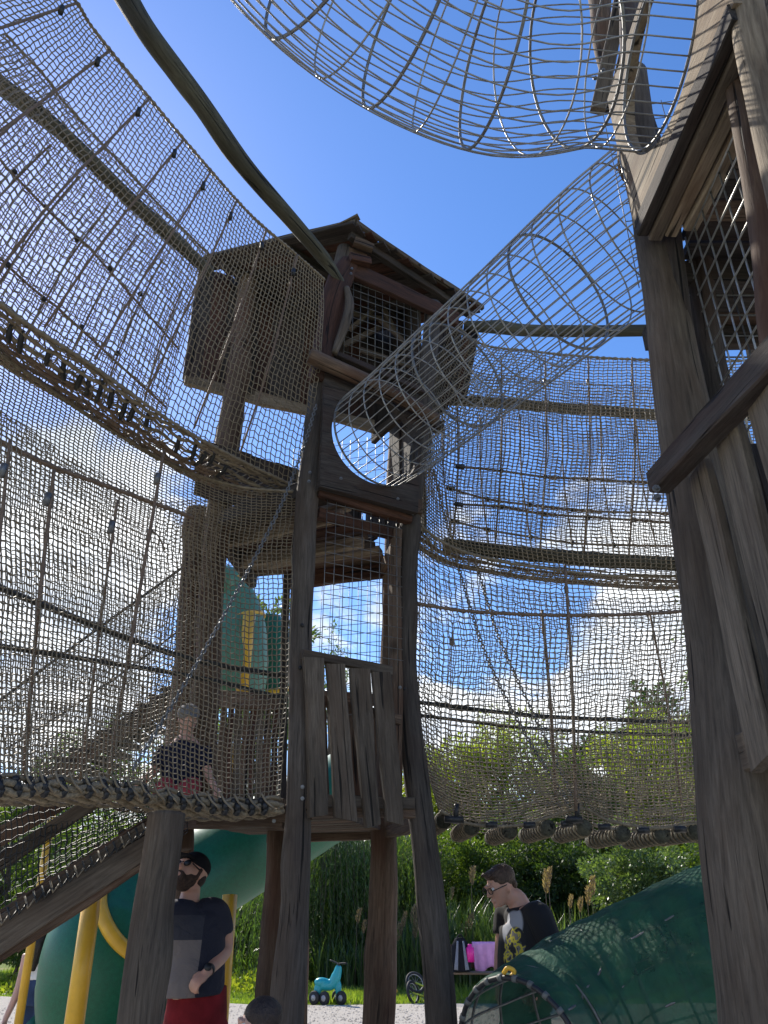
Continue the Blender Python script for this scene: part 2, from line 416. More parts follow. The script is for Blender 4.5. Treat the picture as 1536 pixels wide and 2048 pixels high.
# posts
log('post', W_MID, tw, [P(566, 2110, 4.58), P(578, 1950, 4.58), P(590, 1800, 4.6), P(597, 1640, 4.62), P(600, 1480, 4.62), P(601, 1300, 4.64), P(606, 1150, 4.64), P(614, 1000, 4.62), P(630, 850, 4.62), P(648, 700, 4.64), P(668, 600, 4.66), P(690, 500, 4.75)],
    [.098, .092, .080, .076, .073, .073, .074, .078, .08, .078, .08, .07], n=9, rough=.06, seed=3)
log('post', W_MID, tw, [P(888, 2120, 4.95), P(880, 2000, 4.95), P(868, 1850, 4.95), P(850, 1700, 4.95), P(832, 1550, 4.95), P(818, 1420, 4.98), P(811, 1320, 5.0), P(812, 1200, 5.0), P(820, 1050, 5.0), P(832, 950, 4.98), P(846, 820, 5.0), P(858, 720, 5.02), P(866, 610, 5.1)],
    [.092, .09, .083, .08, .077, .074, .072, .072, .076, .07, .07, .07, .07], n=9, rough=.06, seed=5)
log('post', W_BROWN, tw, [P(752, 2120, 5.9), P(764, 1880, 5.95), P(770, 1640, 6.0), P(778, 1400, 6.05), P(786, 1150, 6.1), P(792, 950, 6.1), P(800, 800, 6.1), P(812, 640, 6.1)],
    [.105, .10, .094, .085, .08, .08, .08, .08], n=7, seed=7)
log('post', W_BROWN, tw, [P(530, 2060, 5.9), P(540, 1900, 5.95), P(550, 1760, 6.0), P(553, 1640, 6.05)], [.075, .075, .065, .06], n=8, seed=8)
log('post', W_BROWN, tw, [P(352, 1700, 5.3), P(360, 1500, 5.35), P(374, 1330, 5.4), P(385, 1150, 5.4), P(398, 1020, 5.4)], [.10, .10, .10, .09, .09], seed=9)
log('post', W_BROWN, tw, [P(400, 1640, 5.2), P(408, 1450, 5.2), P(420, 1250, 5.2), P(432, 1080, 5.2), P(450, 930, 5.2), P(468, 800, 5.25), P(485, 660, 5.3), P(498, 560, 5.3)],
    [.10, .10, .095, .09, .10, .095, .095, .09], seed=10)
log('post', W_DARK, tw, [P(565, 1640, 5.4), P(566, 1450, 5.6), P(570, 1250, 5.6), P(574, 1150, 5.6)], [.03, .03, .03, .03], sides=8, seed=11)

# decks: planks lie on the beams, each board by itself
def deck(parent, corners, z, m, n, gap=0.018, th=0.045, seed=1, along=None, miss=()):
    """corners: plan polygon (NA, RB, ..): boards run from side NA-LL to side RB-BB, laid from front to back"""
    a, b_, c, d = [Vector((*q, z)) for q in corners]       # a-b front, d-c back
    for i in range(n):
        if i in miss: continue
        rr = random.Random(seed*100+i)
        f0 = (i+0.5)/n
        p = a.lerp(d, f0); q = b_.lerp(c, f0); wd = ((d-a).length/n + (c-b_).length/n)/2 - gap
        ex = (q-p).normalized()*rr.uniform(0.02, 0.07)
        brd('floor_plank', m if not isinstance(m, (list, tuple)) else m[i % len(m)], parent, p-ex, q+ex, (d-a), wd, wd, th, n=5, wav=0.006, seed=seed*100+i)
deck(tw, (NA, LL, (CC[0]-.1, CC[1]), BB), Z1+0.03, [W_BROWN, W_GREY], 10, seed=2)
deck(tw, ((-.47, 4.68), (-1.3, 5.2), (-1.2, 6.45), (0.0, 6.15)), Z2-0.02, [W_BROWN, W_DARK, W_PATCH, W_BROWN, W_RED], 9, gap=0.03, seed=3)
def plan(a, z): return Vector((a[0], a[1], z))
# beams under the decks
for (A, B, zz_, hh, m_) in ((NA, LL, Z1-.01, .08, W_BROWN), (NA, RB, Z1+.03, .08, W_BROWN), (RB, BB, Z1-.01, .08, W_BROWN), (BB, CC, Z1-.01, .08, W_BROWN),
                            (NA, RB, Z2-.09, .12, W_BROWN), (RB, BB, Z2-.10, .12, W_BROWN), (BB, CC, Z2-.12, .14, W_RED), (NA, LL, Z2-.10, .12, W_DARK), (LL, (-1.2, 6.4), Z2-.1, .12, W_DARK)):
    a = plan(A, zz_); b_ = plan(B, zz_); brd('floor_beam', m_, tw, a.lerp(b_, -.02), a.lerp(b_, 1.0), (0, 0, 1), hh, hh, .07, n=8, wav=.006)
for f in (0.3, 0.62):
    a = plan(NA, Z2-.11).lerp(plan(BB, Z2-.11), f); b_ = plan(LL, Z2-.11).lerp(plan((-1.2, 6.4), Z2-.11), f)
    brd('floor_joist', W_PATCH, tw, a, b_, (0, 0, 1), .1, .1, .06, n=6, wav=.005)
# front edge board (dark red underside) below the round opening
brd('floor_beam', W_RED, tw, F(636, 985, NA, RB, .0), F(820, 1043, NA, RB, .0), (0, 0, 1), .06, .055, .07, n=8, wav=.006, seed=31)
brd('floor_beam', W_RED, tw, F(636, 1026, NA, RB, -.08), F(800, 1075, NA, RB, -.08), (0, 0, 1), .08, .07, .06, n=8, wav=.004, seed=32)
# deck edge board to the left and its bolts
brd('edge_board', W_GREY, tw, P(384, 1617, 4.75), P(568, 1607, 4.64), (0, 0, 1), .055, .065, .05, n=8, wav=.004, seed=33)
brd('edge_board', W_BROWN, tw, P(398, 1636, 4.83), P(568, 1641, 4.7), (0, 0, 1), .085, .085, .05, n=8, wav=.004, seed=34)

# front cladding planks, with pointed feet
for (xt0, xt1, yt, xb0, xb1, yb, pt) in ((606, 646, 1316, 618, 656, 1632, .02), (650, 690, 1329, 671, 712, 1640, .04), (699, 739, 1338, 727, 760, 1650, .05), (744, 780, 1345, 770, 806, 1644, .05)):
    a = F((xt0+xt1)/2, yt, NA, RB, .07); b_ = F((xb0+xb1)/2, yb, NA, RB, .07)
    w0 = (F(xt1, yt, NA, RB, .07)-F(xt0, yt, NA, RB, .07)).length; w1 = (F(xb1, yb, NA, RB, .07)-F(xb0, yb, NA, RB, .07)).length
    brd('plank', W_GREY, tw, a, b_, Vector((*RB, 0))-Vector((*NA, 0)), w0, w1, .035, n=12, wav=.005, end1=random.uniform(-.01, .02), point=pt)
brd('rail', W_GREY, tw, F(604, 1308, NA, RB, .03), F(782, 1344, NA, RB, .03), (0, 0, 1), .06, .06, .05, n=8, wav=.003)
brd('rail', W_BROWN, tw, F(612, 1395, NA, RB, .02), F(800, 1440, NA, RB, .02), (0, 0, 1), .06, .06, .04, n=8, wav=.003)
brd('rail', W_GREY, tw, F(612, 1600, NA, RB, .03), F(826, 1608, NA, RB, .03), (0, 0, 1), .07, .07, .05, n=8, wav=.003)
# rear window frame and rear cladding of the lower cabin
brd('window_jamb', W_TAN, tw, F(770, 1125, BB, CC), F(772, 1345, BB, CC), (1, 0, 0), .045, .05, .05, n=8, wav=.004)
for k in range(4):
    x0 = 640 + k*33
    brd('plank', W_BROWN, tw, P(x0, 1415+k*4, 6.2), P(x0+8, 1610, 6.2), (1, 0, 0), .09, .10, .03, n=6, wav=.004)
brd('rail', W_BROWN, tw, P(612, 1392, 6.24), P(790, 1402, 6.12), (0, 0, 1), .09, .09, .05, n=6, wav=.004)
brd('door_post', W_BROWN, tw, F(792, 1060, NA, RB, -.06), F(790, 1600, NA, RB, -.06), (1, .5, 0), .07, .08, .06, n=10, wav=.007)

def grid(parent, A, B, pts, step_u, step_z, r, name='wire_mesh', m=None, joined=True):
    """welded mesh in a vertical plane; pts = (px0,px1) on plane via plan distance, z range"""
    a = Vector((*A, 0)); b_ = Vector((*B, 0)); ln = (b_-a).length; d = (b_-a).normalized()
    s0, s1, z0, z1 = pts; mb = MB(); s_ = s0
    while s_ <= s1+1e-6:
        j = random.uniform(-.002, .002)
        if joined: mb.tube([a+d*(s_+j)+Vector((0, 0, z0)), a+d*(s_-j)+Vector((0, 0, z1))], r, 6)
        else: MB().tube([a+d*(s_+j)+Vector((0, 0, z0)), a+d*(s_-j)+Vector((0, 0, z1))], r, 6).build('mesh_rod', m, parent)
        s_ += step_u
    z_ = z0 + step_z*0.5; nn = Vector((d.y, -d.x, 0))*(2*r)
    while z_ <= z1:
        if joined: mb.tube([a+d*s0+nn+Vector((0, 0, z_)), a+d*s1+nn+Vector((0, 0, z_))], r, 6)
        else: MB().tube([a+d*s0+nn+Vector((0, 0, z_)), a+d*s1+nn+Vector((0, 0, z_))], r, 6).build('mesh_rod', m, parent)
        z_ += step_z
    if joined: mb.build(name, m, parent)
flen = (Vector(RB)-Vector(NA)).length
grid(tw, NA, RB, (.06, flen-.14, 2.98, 4.12), .068, .075, .0026, m=STEEL_D)
grid(tw, CC, BB, (.02, .93, 2.9, 4.2), .085, .085, .0026, m=STEEL_D)
grid(tw, NA, RB, (.15, flen+.05, 5.33, 6.32), .068, .075, .0026, m=STEEL_D)
grid(tw, CC, BB, (.0, .95, 4.75, 5.6), .085, .085, .0026, m=STEEL_D)

# panel with the round opening (board with a real hole)
def hole_panel(name, m, parent, poly, cen, ru, rz, axis, th, seed=0):
    """poly: points in plane; cen centre; axis = horizontal in-plane unit; hole ellipse ru, rz; th vector"""
    ax = Vector(axis).normalized(); up = Vector((0, 0, 1)); cen = Vector(cen)
    q = [((Vector(p)-cen).dot(ax), (Vector(p)-cen).dot(up)) for p in poly]
    def edge(th_):
        dx, dy = cos(th_), sin(th_); best = 1e9
        for i in range(len(q)):
            x1, y1 = q[i]; x2, y2 = q[(i+1) % len(q)]; ex, ey = x2-x1, y2-y1
            den = dx*ey - dy*ex
            if abs(den) < 1e-9: continue
            t_ = (x1*ey - y1*ex)/den; u_ = (x1*dy - y1*dx)/den
            if t_ > 0 and -1e-6 <= u_ <= 1+1e-6: best = min(best, t_)
        return best
    angs = sorted(set([2*pi*k/72 for k in range(72)] + [atan2(y, x) % (2*pi) for x, y in q])); n = len(angs)
    V = []; Wc = []; tv = Vector(th)
    for layer in (0, 1):
        for a in angs:
            r0 = 1/sqrt((cos(a)/ru)**2 + (sin(a)/rz)**2); r1 = max(edge(a), r0+.004)
            for r in (r0, r1):
                p = cen + ax*(cos(a)*r) + up*(sin(a)*r) + tv*layer; V.append(p); Wc.append((sin(a)*r+seed, 0.02*layer, cos(a)*r+seed*3))
    Fs = []; o = 2*n
    for i in range(n):
        j = (i+1) % n
        Fs += [(2*i, 2*i+1, 2*j+1, 2*j), (o+2*i, o+2*j, o+2*j+1, o+2*i+1), (2*i, 2*j, o+2*j, o+2*i), (2*i+1, o+2*i+1, o+2*j+1, 2*j+1)]
    b = MB(); b.add(V, Fs, Wc); return sharp(b.build(name, m, parent))
fa = (Vector((*RB, 0))-Vector((*NA, 0))).normalized(); fn_ = Vector((fa.y, -fa.x, 0))
HC = F(752, 880, NA, RB, .09)
hole_panel('opening_board', W_DARK, tw, [F(640, 972, NA, RB, .09), F(836, 1026, NA, RB, .09), F(846, 800, NA, RB, .09), F(650, 735, NA, RB, .09)], HC, .355, .375, fa, -fn_*.05, seed=2)
# cross log over the opening, left bright end
log('cross_beam', W_BROWN, tw, [F(618, 712, NA, RB, .15), F(700, 748, NA, RB, .16), F(780, 785, NA, RB, .16), F(874, 840, NA, RB, .15)], [.062, .06, .055, .05], sides=8, rough=.04, knobs=0, seed=41)
log('branch_brace', W_GREY, tw, [F(693, 575, NA, RB, .10), F(698, 612, NA, RB, .12), F(688, 655, NA, RB, .12), F(668, 708, NA, RB, .10)], [.022, .034, .036, .028], sides=8, rough=.12, seed=42)
brd('sill', W_DARK, tw, F(664, 705, NA, RB, .05), F(860, 790, NA, RB, .05), (0, 0, 1), .05, .05, .05, n=6, wav=.003)
# upper wall plate, reddish
brd('wall_plate', W_RED, tw, F(694, 535, NA, RB, .03), F(915, 640, NA, RB, .03), (0, 0, 1), .17, .15, .05, n=8, wav=.004)
brd('wall_plate', W_RED, tw, F(700, 515, NA, RB, .09), F(740, 525, NA, RB, .09), (0, 0, 1), .08, .08, .06, n=4, wav=.004)
log('roof_post', W_RED, tw, [F(640, 770, NA, RB, .0), F(655, 660, NA, RB, .0), F(672, 590, NA, RB, 0), F(700, 530, NA, RB, 0)], [.085, .09, .095, .085], rough=.12, seed=43)
# cabin walls of upright boards (rear and right), low parapet with a gap above it
def wallrun(A, B, z0, z1, n, m, gap=-.012, th=.03, miss=(), dz=.03):
    a = Vector((*A, 0)); b_ = Vector((*B, 0))
    for i in range(n):
        if i in miss: continue
        c = a.lerp(b_, (i+.5)/n) + (b_-a).normalized().cross(Vector((0,0,1)))*(.016*(i%2)); wd = (b_-a).length/n - gap; q = random.uniform(-dz, dz)
        brd('wall_plank', m if not isinstance(m, (list, tuple)) else m[i % len(m)], tw, c+Vector((0, 0, z0+q)), c+Vector((0, 0, z1)), b_-a, wd, wd, th, n=5, wav=.004)
LU_ = (-1.76, 5.28)
wallrun(LU_, (.05, 6.1), 5.62, 6.95, 13, [W_DARK, W_RED, W_DARK])
wallrun((-1.42, 4.92), (-.2, 5.75), Z2, 4.78, 7, W_DARK, dz=0)
wallrun((-.15, 5.8), (.2, 5.35), Z2, 4.74, 4, W_DARK, dz=0)
wallrun((.06, 6.1), (.34, 5.45), Z2, 6.9, 5, W_DARK, gap=.012)
brd('wall_beam', W_TAN, tw, plan((-1.72, 5.22), 5.58), plan((-.1, 5.95), 5.60), (0, 0, 1), .10, .12, .05, n=10, wav=.010)
brd('wall_beam', W_DARK, tw, plan((-.1, 6.0), 5.50), plan((.35, 5.3), 5.50), (0, 0, 1), .12, .12, .05, n=6, wav=.008)
# right cheek of the hut, boards under the eave
for k in range(6):
    x0 = 868 + k*17
    brd('wall_plank', [W_RED, W_DARK][k % 2], tw, P(x0, 640+k*1, 5.45+.03*k), P(x0-(6+k*4), 838-k*10, 5.45+.03*k), (1, 0, 0), .078, .074, .03, n=5, wav=.003)
brd('wall_beam', W_DARK, tw, P(846, 838, 5.2), P(880, 856, 5.35), (0, 0, 1), .09, .09, .09, n=4)
# inside: slanting braces that show through the window mesh
for (x0, y0, x1, y1) in ((690, 625, 780, 640), (700, 660, 770, 600), (745, 575, 800, 680), (690, 690, 760, 655), (760, 640, 815, 690), (720, 700, 830, 735)):
    brd('inner_brace', W_GREY, tw, P(x0, y0, 5.5), P(x1, y1, 5.6), (0, 0, 1), .055, .05, .03, n=4, wav=.004)

# roof
rf_f = P(711, 452, 4.55); rf_r = P(966, 622, 5.5); rf_l = P(408, 522, 5.15); rf_b = rf_r + rf_l - rf_f + Vector((0, .1, .05))
roof = brd('roof', W_DARK, tw, rf_f + (rf_l-rf_f)*.5*0, rf_l, (rf_r-rf_f), .10, .10, .03, n=8, wav=.004)
nr = 11; up_ = Vector((0, 0, 1))
for i in range(nr):
    f = (i+.5)/nr
    a = rf_f.lerp(rf_r, f); b_ = rf_l.lerp(rf_b, f); wd = (rf_r-rf_f).length/nr
    brd('roof_board', [W_DARK, W_RED][i % 3 == 1], roof, a + up_*(.02*(i % 2)), b_ + up_*(.02*(i % 2)), rf_r-rf_f, wd*1.04, wd*1.04, .022, n=6, wav=.003)
brd('roof_edge', W_GREY, roof, rf_f+up_*.035, rf_r+up_*.035, (0, 0, 1), .05, .05, .04, n=10, wav=.008)
brd('roof_edge', W_GREY, roof, rf_f+up_*.045, rf_l+up_*.045, (0, 0, 1), .05, .05, .04, n=10, wav=.006)
brd('ridge_cap', W_GREY, roof, rf_f+up_*.055+Vector((-.16, .06, -.01)), rf_f+up_*.075+Vector((.03, -.01, .02)), (0, 1, 0), .07, .07, .018, n=4, wav=.01)
for f in (.06, .45, .9):
    a = rf_f.lerp(rf_l, f) - up_*.05; b_ = rf_r.lerp(rf_b, f) - up_*.05
    brd('rafter', W_DARK, roof, a.lerp(b_, .03), a.lerp(b_, .97), (0, 0, 1), .08, .08, .06, n=6, wav=.005)
for k in range(3): brd('rafter', W_BROWN, roof, rf_f.lerp(rf_b, .05+.05*k)+Vector((-.05*k, 0, -.10-.05*k)), rf_f.lerp(rf_b, .05+.05*k)+Vector((.16-.05*k, .05, -.13-.05*k)), (0, 0, 1), .08, .07, .06, n=3, wav=.004)

def bolt(parent, p, r=.011, m=None):
    b = MB(); p = Vector(p); b.tube([p, p+Vector((0, -.006, 0))], r, 12); b.tube([p, p+Vector((0, -.016, 0))], r*.55, 6); b.build('bolt', m or CHAIN, parent, smooth=False)
for (x, y, D) in ((605, 1574, 4.52), (605, 1597, 4.52), (620, 945, 4.51), (618, 963, 4.51), (682, 957, 4.52), (796, 998, 4.72), (826, 1028, 4.88), (648, 712, 4.46), (670, 736, 4.5), (704, 538, 4.6), (702, 548, 4.6), (548, 1624, 4.63), (548, 1642, 4.63), (800, 1375, 4.9)):
    bolt(tw, P(x, y, D))
for (x, y, D) in ((600, 1335, 4.555), (810, 1378, 4.92), (604, 1250, 4.56)):      # dark screw holes
    b = MB(); b.tube([P(x, y, D), P(x, y, D)+Vector((0, .02, 0))], .012, 10); b.build('screw_hole', RUBBER, tw)
# stub post carrying the left walkway
sp = thing('support_post', 'thick grey log post leaning beside the man in the black cap', 'post', (-1.2, 3.85, 0))
log('log', W_GREY, sp, [P(270, 2140, 3.85), P(288, 1960, 3.87), P(306, 1820, 3.9), P(322, 1720, 3.9), P(334, 1628, 3.92)], [.098, .096, .092, .090, .090], sides=18, rough=.025, n=10, knobs=1, seed=51)
sp2 = thing('support_post', 'thin brown log post just behind the thick leaning post beside the man in the cap', 'post', (-1.5, 5.9, 0))
log('log', W_BROWN, sp2, [P(352, 2140, 5.9), P(360, 1900, 5.9), P(366, 1750, 5.9), P(370, 1640, 5.9)], [.07, .07, .065, .065], seed=52)
brd('strut', W_GREY, sp2, P(352, 1700, 5.8), P(385, 1625, 5.8), (1, 0, 0), .05, .05, .04, n=4)

# ================================================================== RIGHT TOWER (near)
rt = thing('play_tower', 'near timber play tower cut off by the right edge, with big grey corner post', 'play tower', (1.5, 2.0, 0))
def lp(px, py, D, r): p = P(px, py, D); return p + Vector((r, 0, 0))
rr_ = [.19, .175, .165, .155, .14, .13, .115, .10, .09, .078, .075, .072]
pts_ = [(1452, 2150), (1440, 2000), (1405, 1700), (1390, 1500), (1378, 1300), (1352, 1100), (1330, 950), (1305, 750), (1290, 600), (1268, 450), (1256, 330), (1240, 150)]
log('post', W_GREY, rt, [lp(x, y, 2.5, r) for (x, y), r in zip(pts_, rr_)], rr_, sides=26, rough=.018, n=9, knobs=0, seed=61)
log('post', W_DARK, rt, [P(1400, 1050, 2.5), P(1378, 850, 2.5), P(1355, 650, 2.48), P(1342, 520, 2.46), P(1335, 430, 2.45)], [.065, .062, .06, .058, .055], sides=10, rough=.05, n=9, knobs=2, seed=62)
log('post', W_DARK, rt, [P(1450, 950, 2.62), P(1425, 750, 2.62), P(1405, 600, 2.62), P(1395, 450, 2.6)], [.06, .06, .06, .055], sides=10, rough=.05, n=8, seed=63)
# near corner post with sunlit top
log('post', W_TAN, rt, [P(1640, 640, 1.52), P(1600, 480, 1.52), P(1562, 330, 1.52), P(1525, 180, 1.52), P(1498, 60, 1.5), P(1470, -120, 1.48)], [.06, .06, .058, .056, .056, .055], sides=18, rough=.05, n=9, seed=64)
log('post', W_BROWN, rt, [P(1555, 720, 1.75), P(1543, 560, 1.74), P(1522, 420, 1.72), P(1492, 260, 1.7), P(1462, 110, 1.7)], [.04, .045, .045, .042, .04], sides=14, rough=.06, n=9, seed=65)
log('post', W_DARK, rt, [P(1590, 260, 1.66), P(1560, 100, 1.66), P(1530, -120, 1.66)], [.09, .09, .09], sides=16, n=9, seed=66)
# rear posts inside
for (x, y) in ((2.0, 2.55), (2.05, 1.5)):
    log('post', W_DARK, rt, [(x+.12, y, 0), (x+.05, y, 1.5), (x, y, 3), (x, y, 5.6)], [.11, .1, .09, .08], rough=.05, seed=67)
# upper side board with the round opening
TP0, TP1 = (1.13, 2.42), (1.187, 1.2)
ta = (Vector((*TP1, 0))-Vector((*TP0, 0))).normalized()
hb = 4.30
plan_ = lambda s_, z: Vector((*TP0, 0)) + ta*s_ + Vector((0, 0, z))
HC2 = plan_(.50, 4.775)
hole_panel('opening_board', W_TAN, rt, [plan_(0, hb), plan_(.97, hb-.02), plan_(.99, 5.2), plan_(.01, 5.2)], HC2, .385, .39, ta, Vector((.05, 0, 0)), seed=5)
# stacked floor beams just below it
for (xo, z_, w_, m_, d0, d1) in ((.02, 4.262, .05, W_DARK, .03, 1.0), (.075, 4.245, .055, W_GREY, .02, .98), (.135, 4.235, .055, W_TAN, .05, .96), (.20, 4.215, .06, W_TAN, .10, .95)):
    a = Vector((TP0[0]+xo, TP0[1]-d0, z_)); b_ = Vector((TP1[0]+xo-.02, TP0[1]-d1*.95, z_+.0))
    brd('floor_beam', m_, rt, a, b_, (1, 0, 0), w_, w_, .09, n=10, wav=.003)
# platform floor (dark boards overhead)
for k in range(-6, 9):
    y_ = 2.42 - k*.115
    brd('floor_plank', [W_DARK, W_BROWN, W_DARK][k % 3], rt, (1.36+max(0, y_-2.45)*.5, y_, 4.29), (2.4, y_, 4.29), (0, 1, 0), .105, .105, .04, n=4, wav=.004)
for (y_, ) in ((3.05,), (2.6,), (2.0,), (1.5,)):
    brd('floor_joist', W_DARK, rt, (1.36, y_, 4.2), (2.2, y_, 4.2), (0, 0, 1), .12, .12, .06, n=4, wav=.004)
# side mesh of thick rods
grid(rt, (1.34, 2.42), (1.32, 1.52), (.02, .88, 2.8, 4.22), .094, .094, .0042, m=STEEL, joined=False)
grid(rt, (1.36, 2.62), (2.2, 2.62), (.02, .84, 2.7, 4.2), .12, .12, .004, m=STEEL_D)
grid(rt, (1.34, 3.0), (2.1, 2.9), (.02, .78, 4.5, 6.0), .12, .14, .003, m=STEEL_D)
# rail and hanging planks
brd('rail', W_DARK, rt, P(1316, 966, 2.22), P(1610, 655, 1.45), (0, 0, 1), .085, .09, .075, n=14, wav=.003, seed=71)
for (D0, D1, m_, zb) in ((2.19, 2.05, W_LIGHT, 1.93), (1.96, 1.83, W_LIGHT, 1.97), (1.74, 1.56, W_LIGHT, 1.95), (1.48, 1.31, W_GREY, 1.95)):
    a = Vector((1.04, (D0+D1)/2, 2.86)); b_ = Vector((1.035, (D0+D1)/2, zb))
    brd('plank', m_, rt, a, b_, (0, 1, 0), D0-D1, (D0-D1)*.92, .035, n=12, wav=.006, end1=random.uniform(-.02, .02))
for y_ in (2.0, 1.78, 1.52): brd('gap_shade_plank', W_DARK, rt, (1.13, y_, 2.84), (1.14, y_, 1.97), (0, 1, 0), .12, .12, .03, n=8, wav=.004)  # dark boards added behind the plank gaps, standing in for their shade
brd('floor_beam', W_GREY, rt, (1.11, 2.4, 2.0), (1.11, 1.3, 2.0), (0, 0, 1), .12, .12, .06, n=8, wav=.004)
for k in range(8): brd('floor_plank', W_BROWN, rt, (1.15, 2.38-k*.13, 2.07), (2.2, 2.38-k*.13, 2.07), (0, 1, 0), .12, .12, .04, n=3)
# upper storey, far side, seen through the tunnel mouth
brd('leaning_board', W_GREY, rt, P(1262, -90, 2.75), P(1196, 222, 2.9), (1, 0, 0), .105, .085, .05, n=8, wav=.003)
brd('leaning_board', W_DARK, rt, P(1285, -60, 2.9), P(1222, 222, 3.0), (1, 0, 0), .06, .06, .05, n=8, wav=.003)
log('post', W_BROWN, rt, [P(1196, -80, 3.1), P(1200, 40, 3.1), P(1204, 100, 3.12), P(1222, 190, 3.15)], [.10, .075, .055, .03], sides=10, n=7, rough=.12, seed=73)
log('post', W_DARK, rt, [P(1288, 330, 2.62), P(1272, 220, 2.62), P(1258, 110, 2.62), P(1256, 20, 2.62), P(1262, -90, 2.62)], [.115, .07, .05, .058, .075], n=8, rough=.14, seed=74)
log('post', W_TAN, rt, [P(1250, 330, 2.5), P(1244, 240, 2.5), P(1240, 150, 2.5)], [.035, .03, .03], n=8, rough=.14, sides=8, seed=75)
for (x, y, D) in ((1312, 978, 2.16), (1314, 996, 2.16), (1293, 345, 2.32)): bolt(rt, P(x, y, D), .013)
for (x, y) in ((1206, 142), (1190, 158)): bolt(rt, P(x, y, 2.78), .014)
# the far corner piece of the frame by the right edge
log('post', W_TAN, rt, [P(1540, 820, 3.4), P(1515, 720, 3.4), P(1508, 650, 3.4), P(1530, 600, 3.4)], [.05, .045, .045, .06], n=7, rough=.15, sides=10, seed=76)

# ================================================================== WIRE TUNNELS
def tunnel(name, label, axis, R, nring, nwire, bold, r_w=.0042, r_r=.0048, wob=.0):
    t = thing(name, label, 'wire tunnel', tuple(axis[0]), 'curved steel wire climbing tunnels')
    A = spline(axis, 14); n = len(A)
    T = []
    for i in range(n): T.append((A[min(i+1, n-1)]-A[max(i-1, 0)]).normalized())
    U = Vector((0, 0, 1)); fr = []
    for t_ in T:
        s_ = t_.cross(U).normalized(); fr.append((s_, s_.cross(t_).normalized()))
    L_ = [0.0]
    for i in range(1, n): L_.append(L_[-1]+(A[i]-A[i-1]).length)
    def at(s_):
        s_ = min(max(s_, 0), L_[-1]-1e-6); i = 0
        while L_[i+1] < s_: i += 1
        f = (s_-L_[i])/(L_[i+1]-L_[i]); return A[i].lerp(A[i+1], f), fr[i][0].lerp(fr[i+1][0], f), fr[i][1].lerp(fr[i+1][1], f)
    for k in range(nring):
        p, a, b_ = at(L_[-1]*k/(nring-1)); q = bold and (k % bold == 0)
        mb = MB(); mb.tube([p + a*(cos(2*pi*j/48)*R) + b_*(sin(2*pi*j/48)*R) for j in range(48)], r_r*1.7 if q else r_r, 8, closed=True)
        mb.build('ring', STEEL_D if q else STEEL, t)
    for k in range(nwire):
        th = 2*pi*(k+random.uniform(-.12, .12))/nwire; ph = random.random()*6
        mb = MB(); m_ = 54
        mb.tube([(lambda q: q[0] + q[1]*(cos(th)*(R+.006)) + q[2]*(sin(th)*(R+.006)))(at(L_[-1]*j/m_)) + Vector((0, 0, wob*.3*sin(j*.5+ph))) for j in range(m_+1)], r_w, 6)
        mb.build('wire', STEEL, t)
    return t
zc = 4.66
HCf = HC + fn_*.0
tunnel('wire_tunnel', 'straight steel wire tunnel joining the middle tower to the right tower',
       [HCf + fn_*.03, HCf + Vector((.22, -.30, .0)), Vector((.45, 4.0, zc)), Vector((.82, 3.47, zc+.01)), Vector((1.18, 2.93, zc+.02)), Vector((1.42, 2.62, zc+.02))], .385, 15, 40, 5, r_w=.0040, r_r=.0046)
tunnel('wire_tunnel', 'big curved steel wire tunnel overhead, entering the sunlit board at top right',
       [HC2 + Vector((0, 0, 0)), HC2+Vector((-.28, -.02, 0)), Vector((.52, 1.86, 4.665)), Vector((.12, 1.72, 4.69)), Vector((-.22, 1.46, 4.7)), Vector((-.47, 1.08, 4.7)), Vector((-.6, .6, 4.7)), Vector((-.62, .1, 4.7))], .37, 17, 42, 2, r_w=.0036, r_r=.0040)

# ================================================================== OVERHEAD POLES
pl = log('overhead_pole', W_POLE, None, [P(215, -70, 2.2), P(296, 66, 2.75), P(396, 200, 3.2), P(497, 342, 3.7), P(596, 455, 4.15), P(648, 517, 4.45), P(694, 580, 4.62)], [.066, .066, .068, .066, .060, .055, .022], sides=14, rough=.05, n=10, knobs=3, seed=81)
tag(pl, 'long greenish pole crossing the sky down to the hut roof', 'pole', 'peeled poles above the net walkways')
pl = log('overhead_pole', W_POLE, None, [P(930, 652, 5.5), P(1100, 662, 5.4), P(1290, 661, 5.3), P(1540, 660, 5.2), P(1700, 664, 5.1)], [.052, .055, .055, .055, .055], sides=12, rough=.03, n=10, seed=82)
tag(pl, 'level greenish pole crossing the sky between the two towers above the right nets', 'pole', 'peeled poles above the net walkways')

# ================================================================== NET WALKWAYS
def V3(*a): return Vector(a)
def row(*p): return list(p)
# ---- left, upper level
lu = thing('net_walkway', 'upper rope net walkway curving in from the top left to the middle tower', 'net walkway', (-1.8, 3.0, 4.3), 'rope net walkways round the play yard')
def mix(a, b_, f, bx=0, by=0, bz=0): return a.lerp(b_, f) + V3(bx, by, bz)
top = [Z(60, -110, 6.0), Z(150, 0, 6.0), Z(190, 62, 6.0), Z(305, 203, 5.98), Z(405, 322, 5.93), Z(500, 428, 5.9), Z(580, 498, 5.88), Z(650, 560, 5.85)]
bot = [V3(-2.62, 1.6, 4.3), Z(-330, 265, 4.3), Z(-190, 400, 4.3), Z(0, 606, 4.3), Z(170, 722, 4.3), Z(350, 848, 4.3), Z(470, 915, 4.32), Z(604, 980, 4.3)]
LU = Surf([top, [mix(a, b_, .3, .03, -.05) for a, b_ in zip(top, bot)], [mix(a, b_, .65, .05, -.09) for a, b_ in zip(top, bot)], bot])
net(lu, LU, 0.033, 0.042, r=0.004, seed=11, name='net')
tb = V3(-.42, .55, .18)
top2 = [p + tb for p in top]; bot2 = [p + V3(-.22, .44, .0) for p in bot]
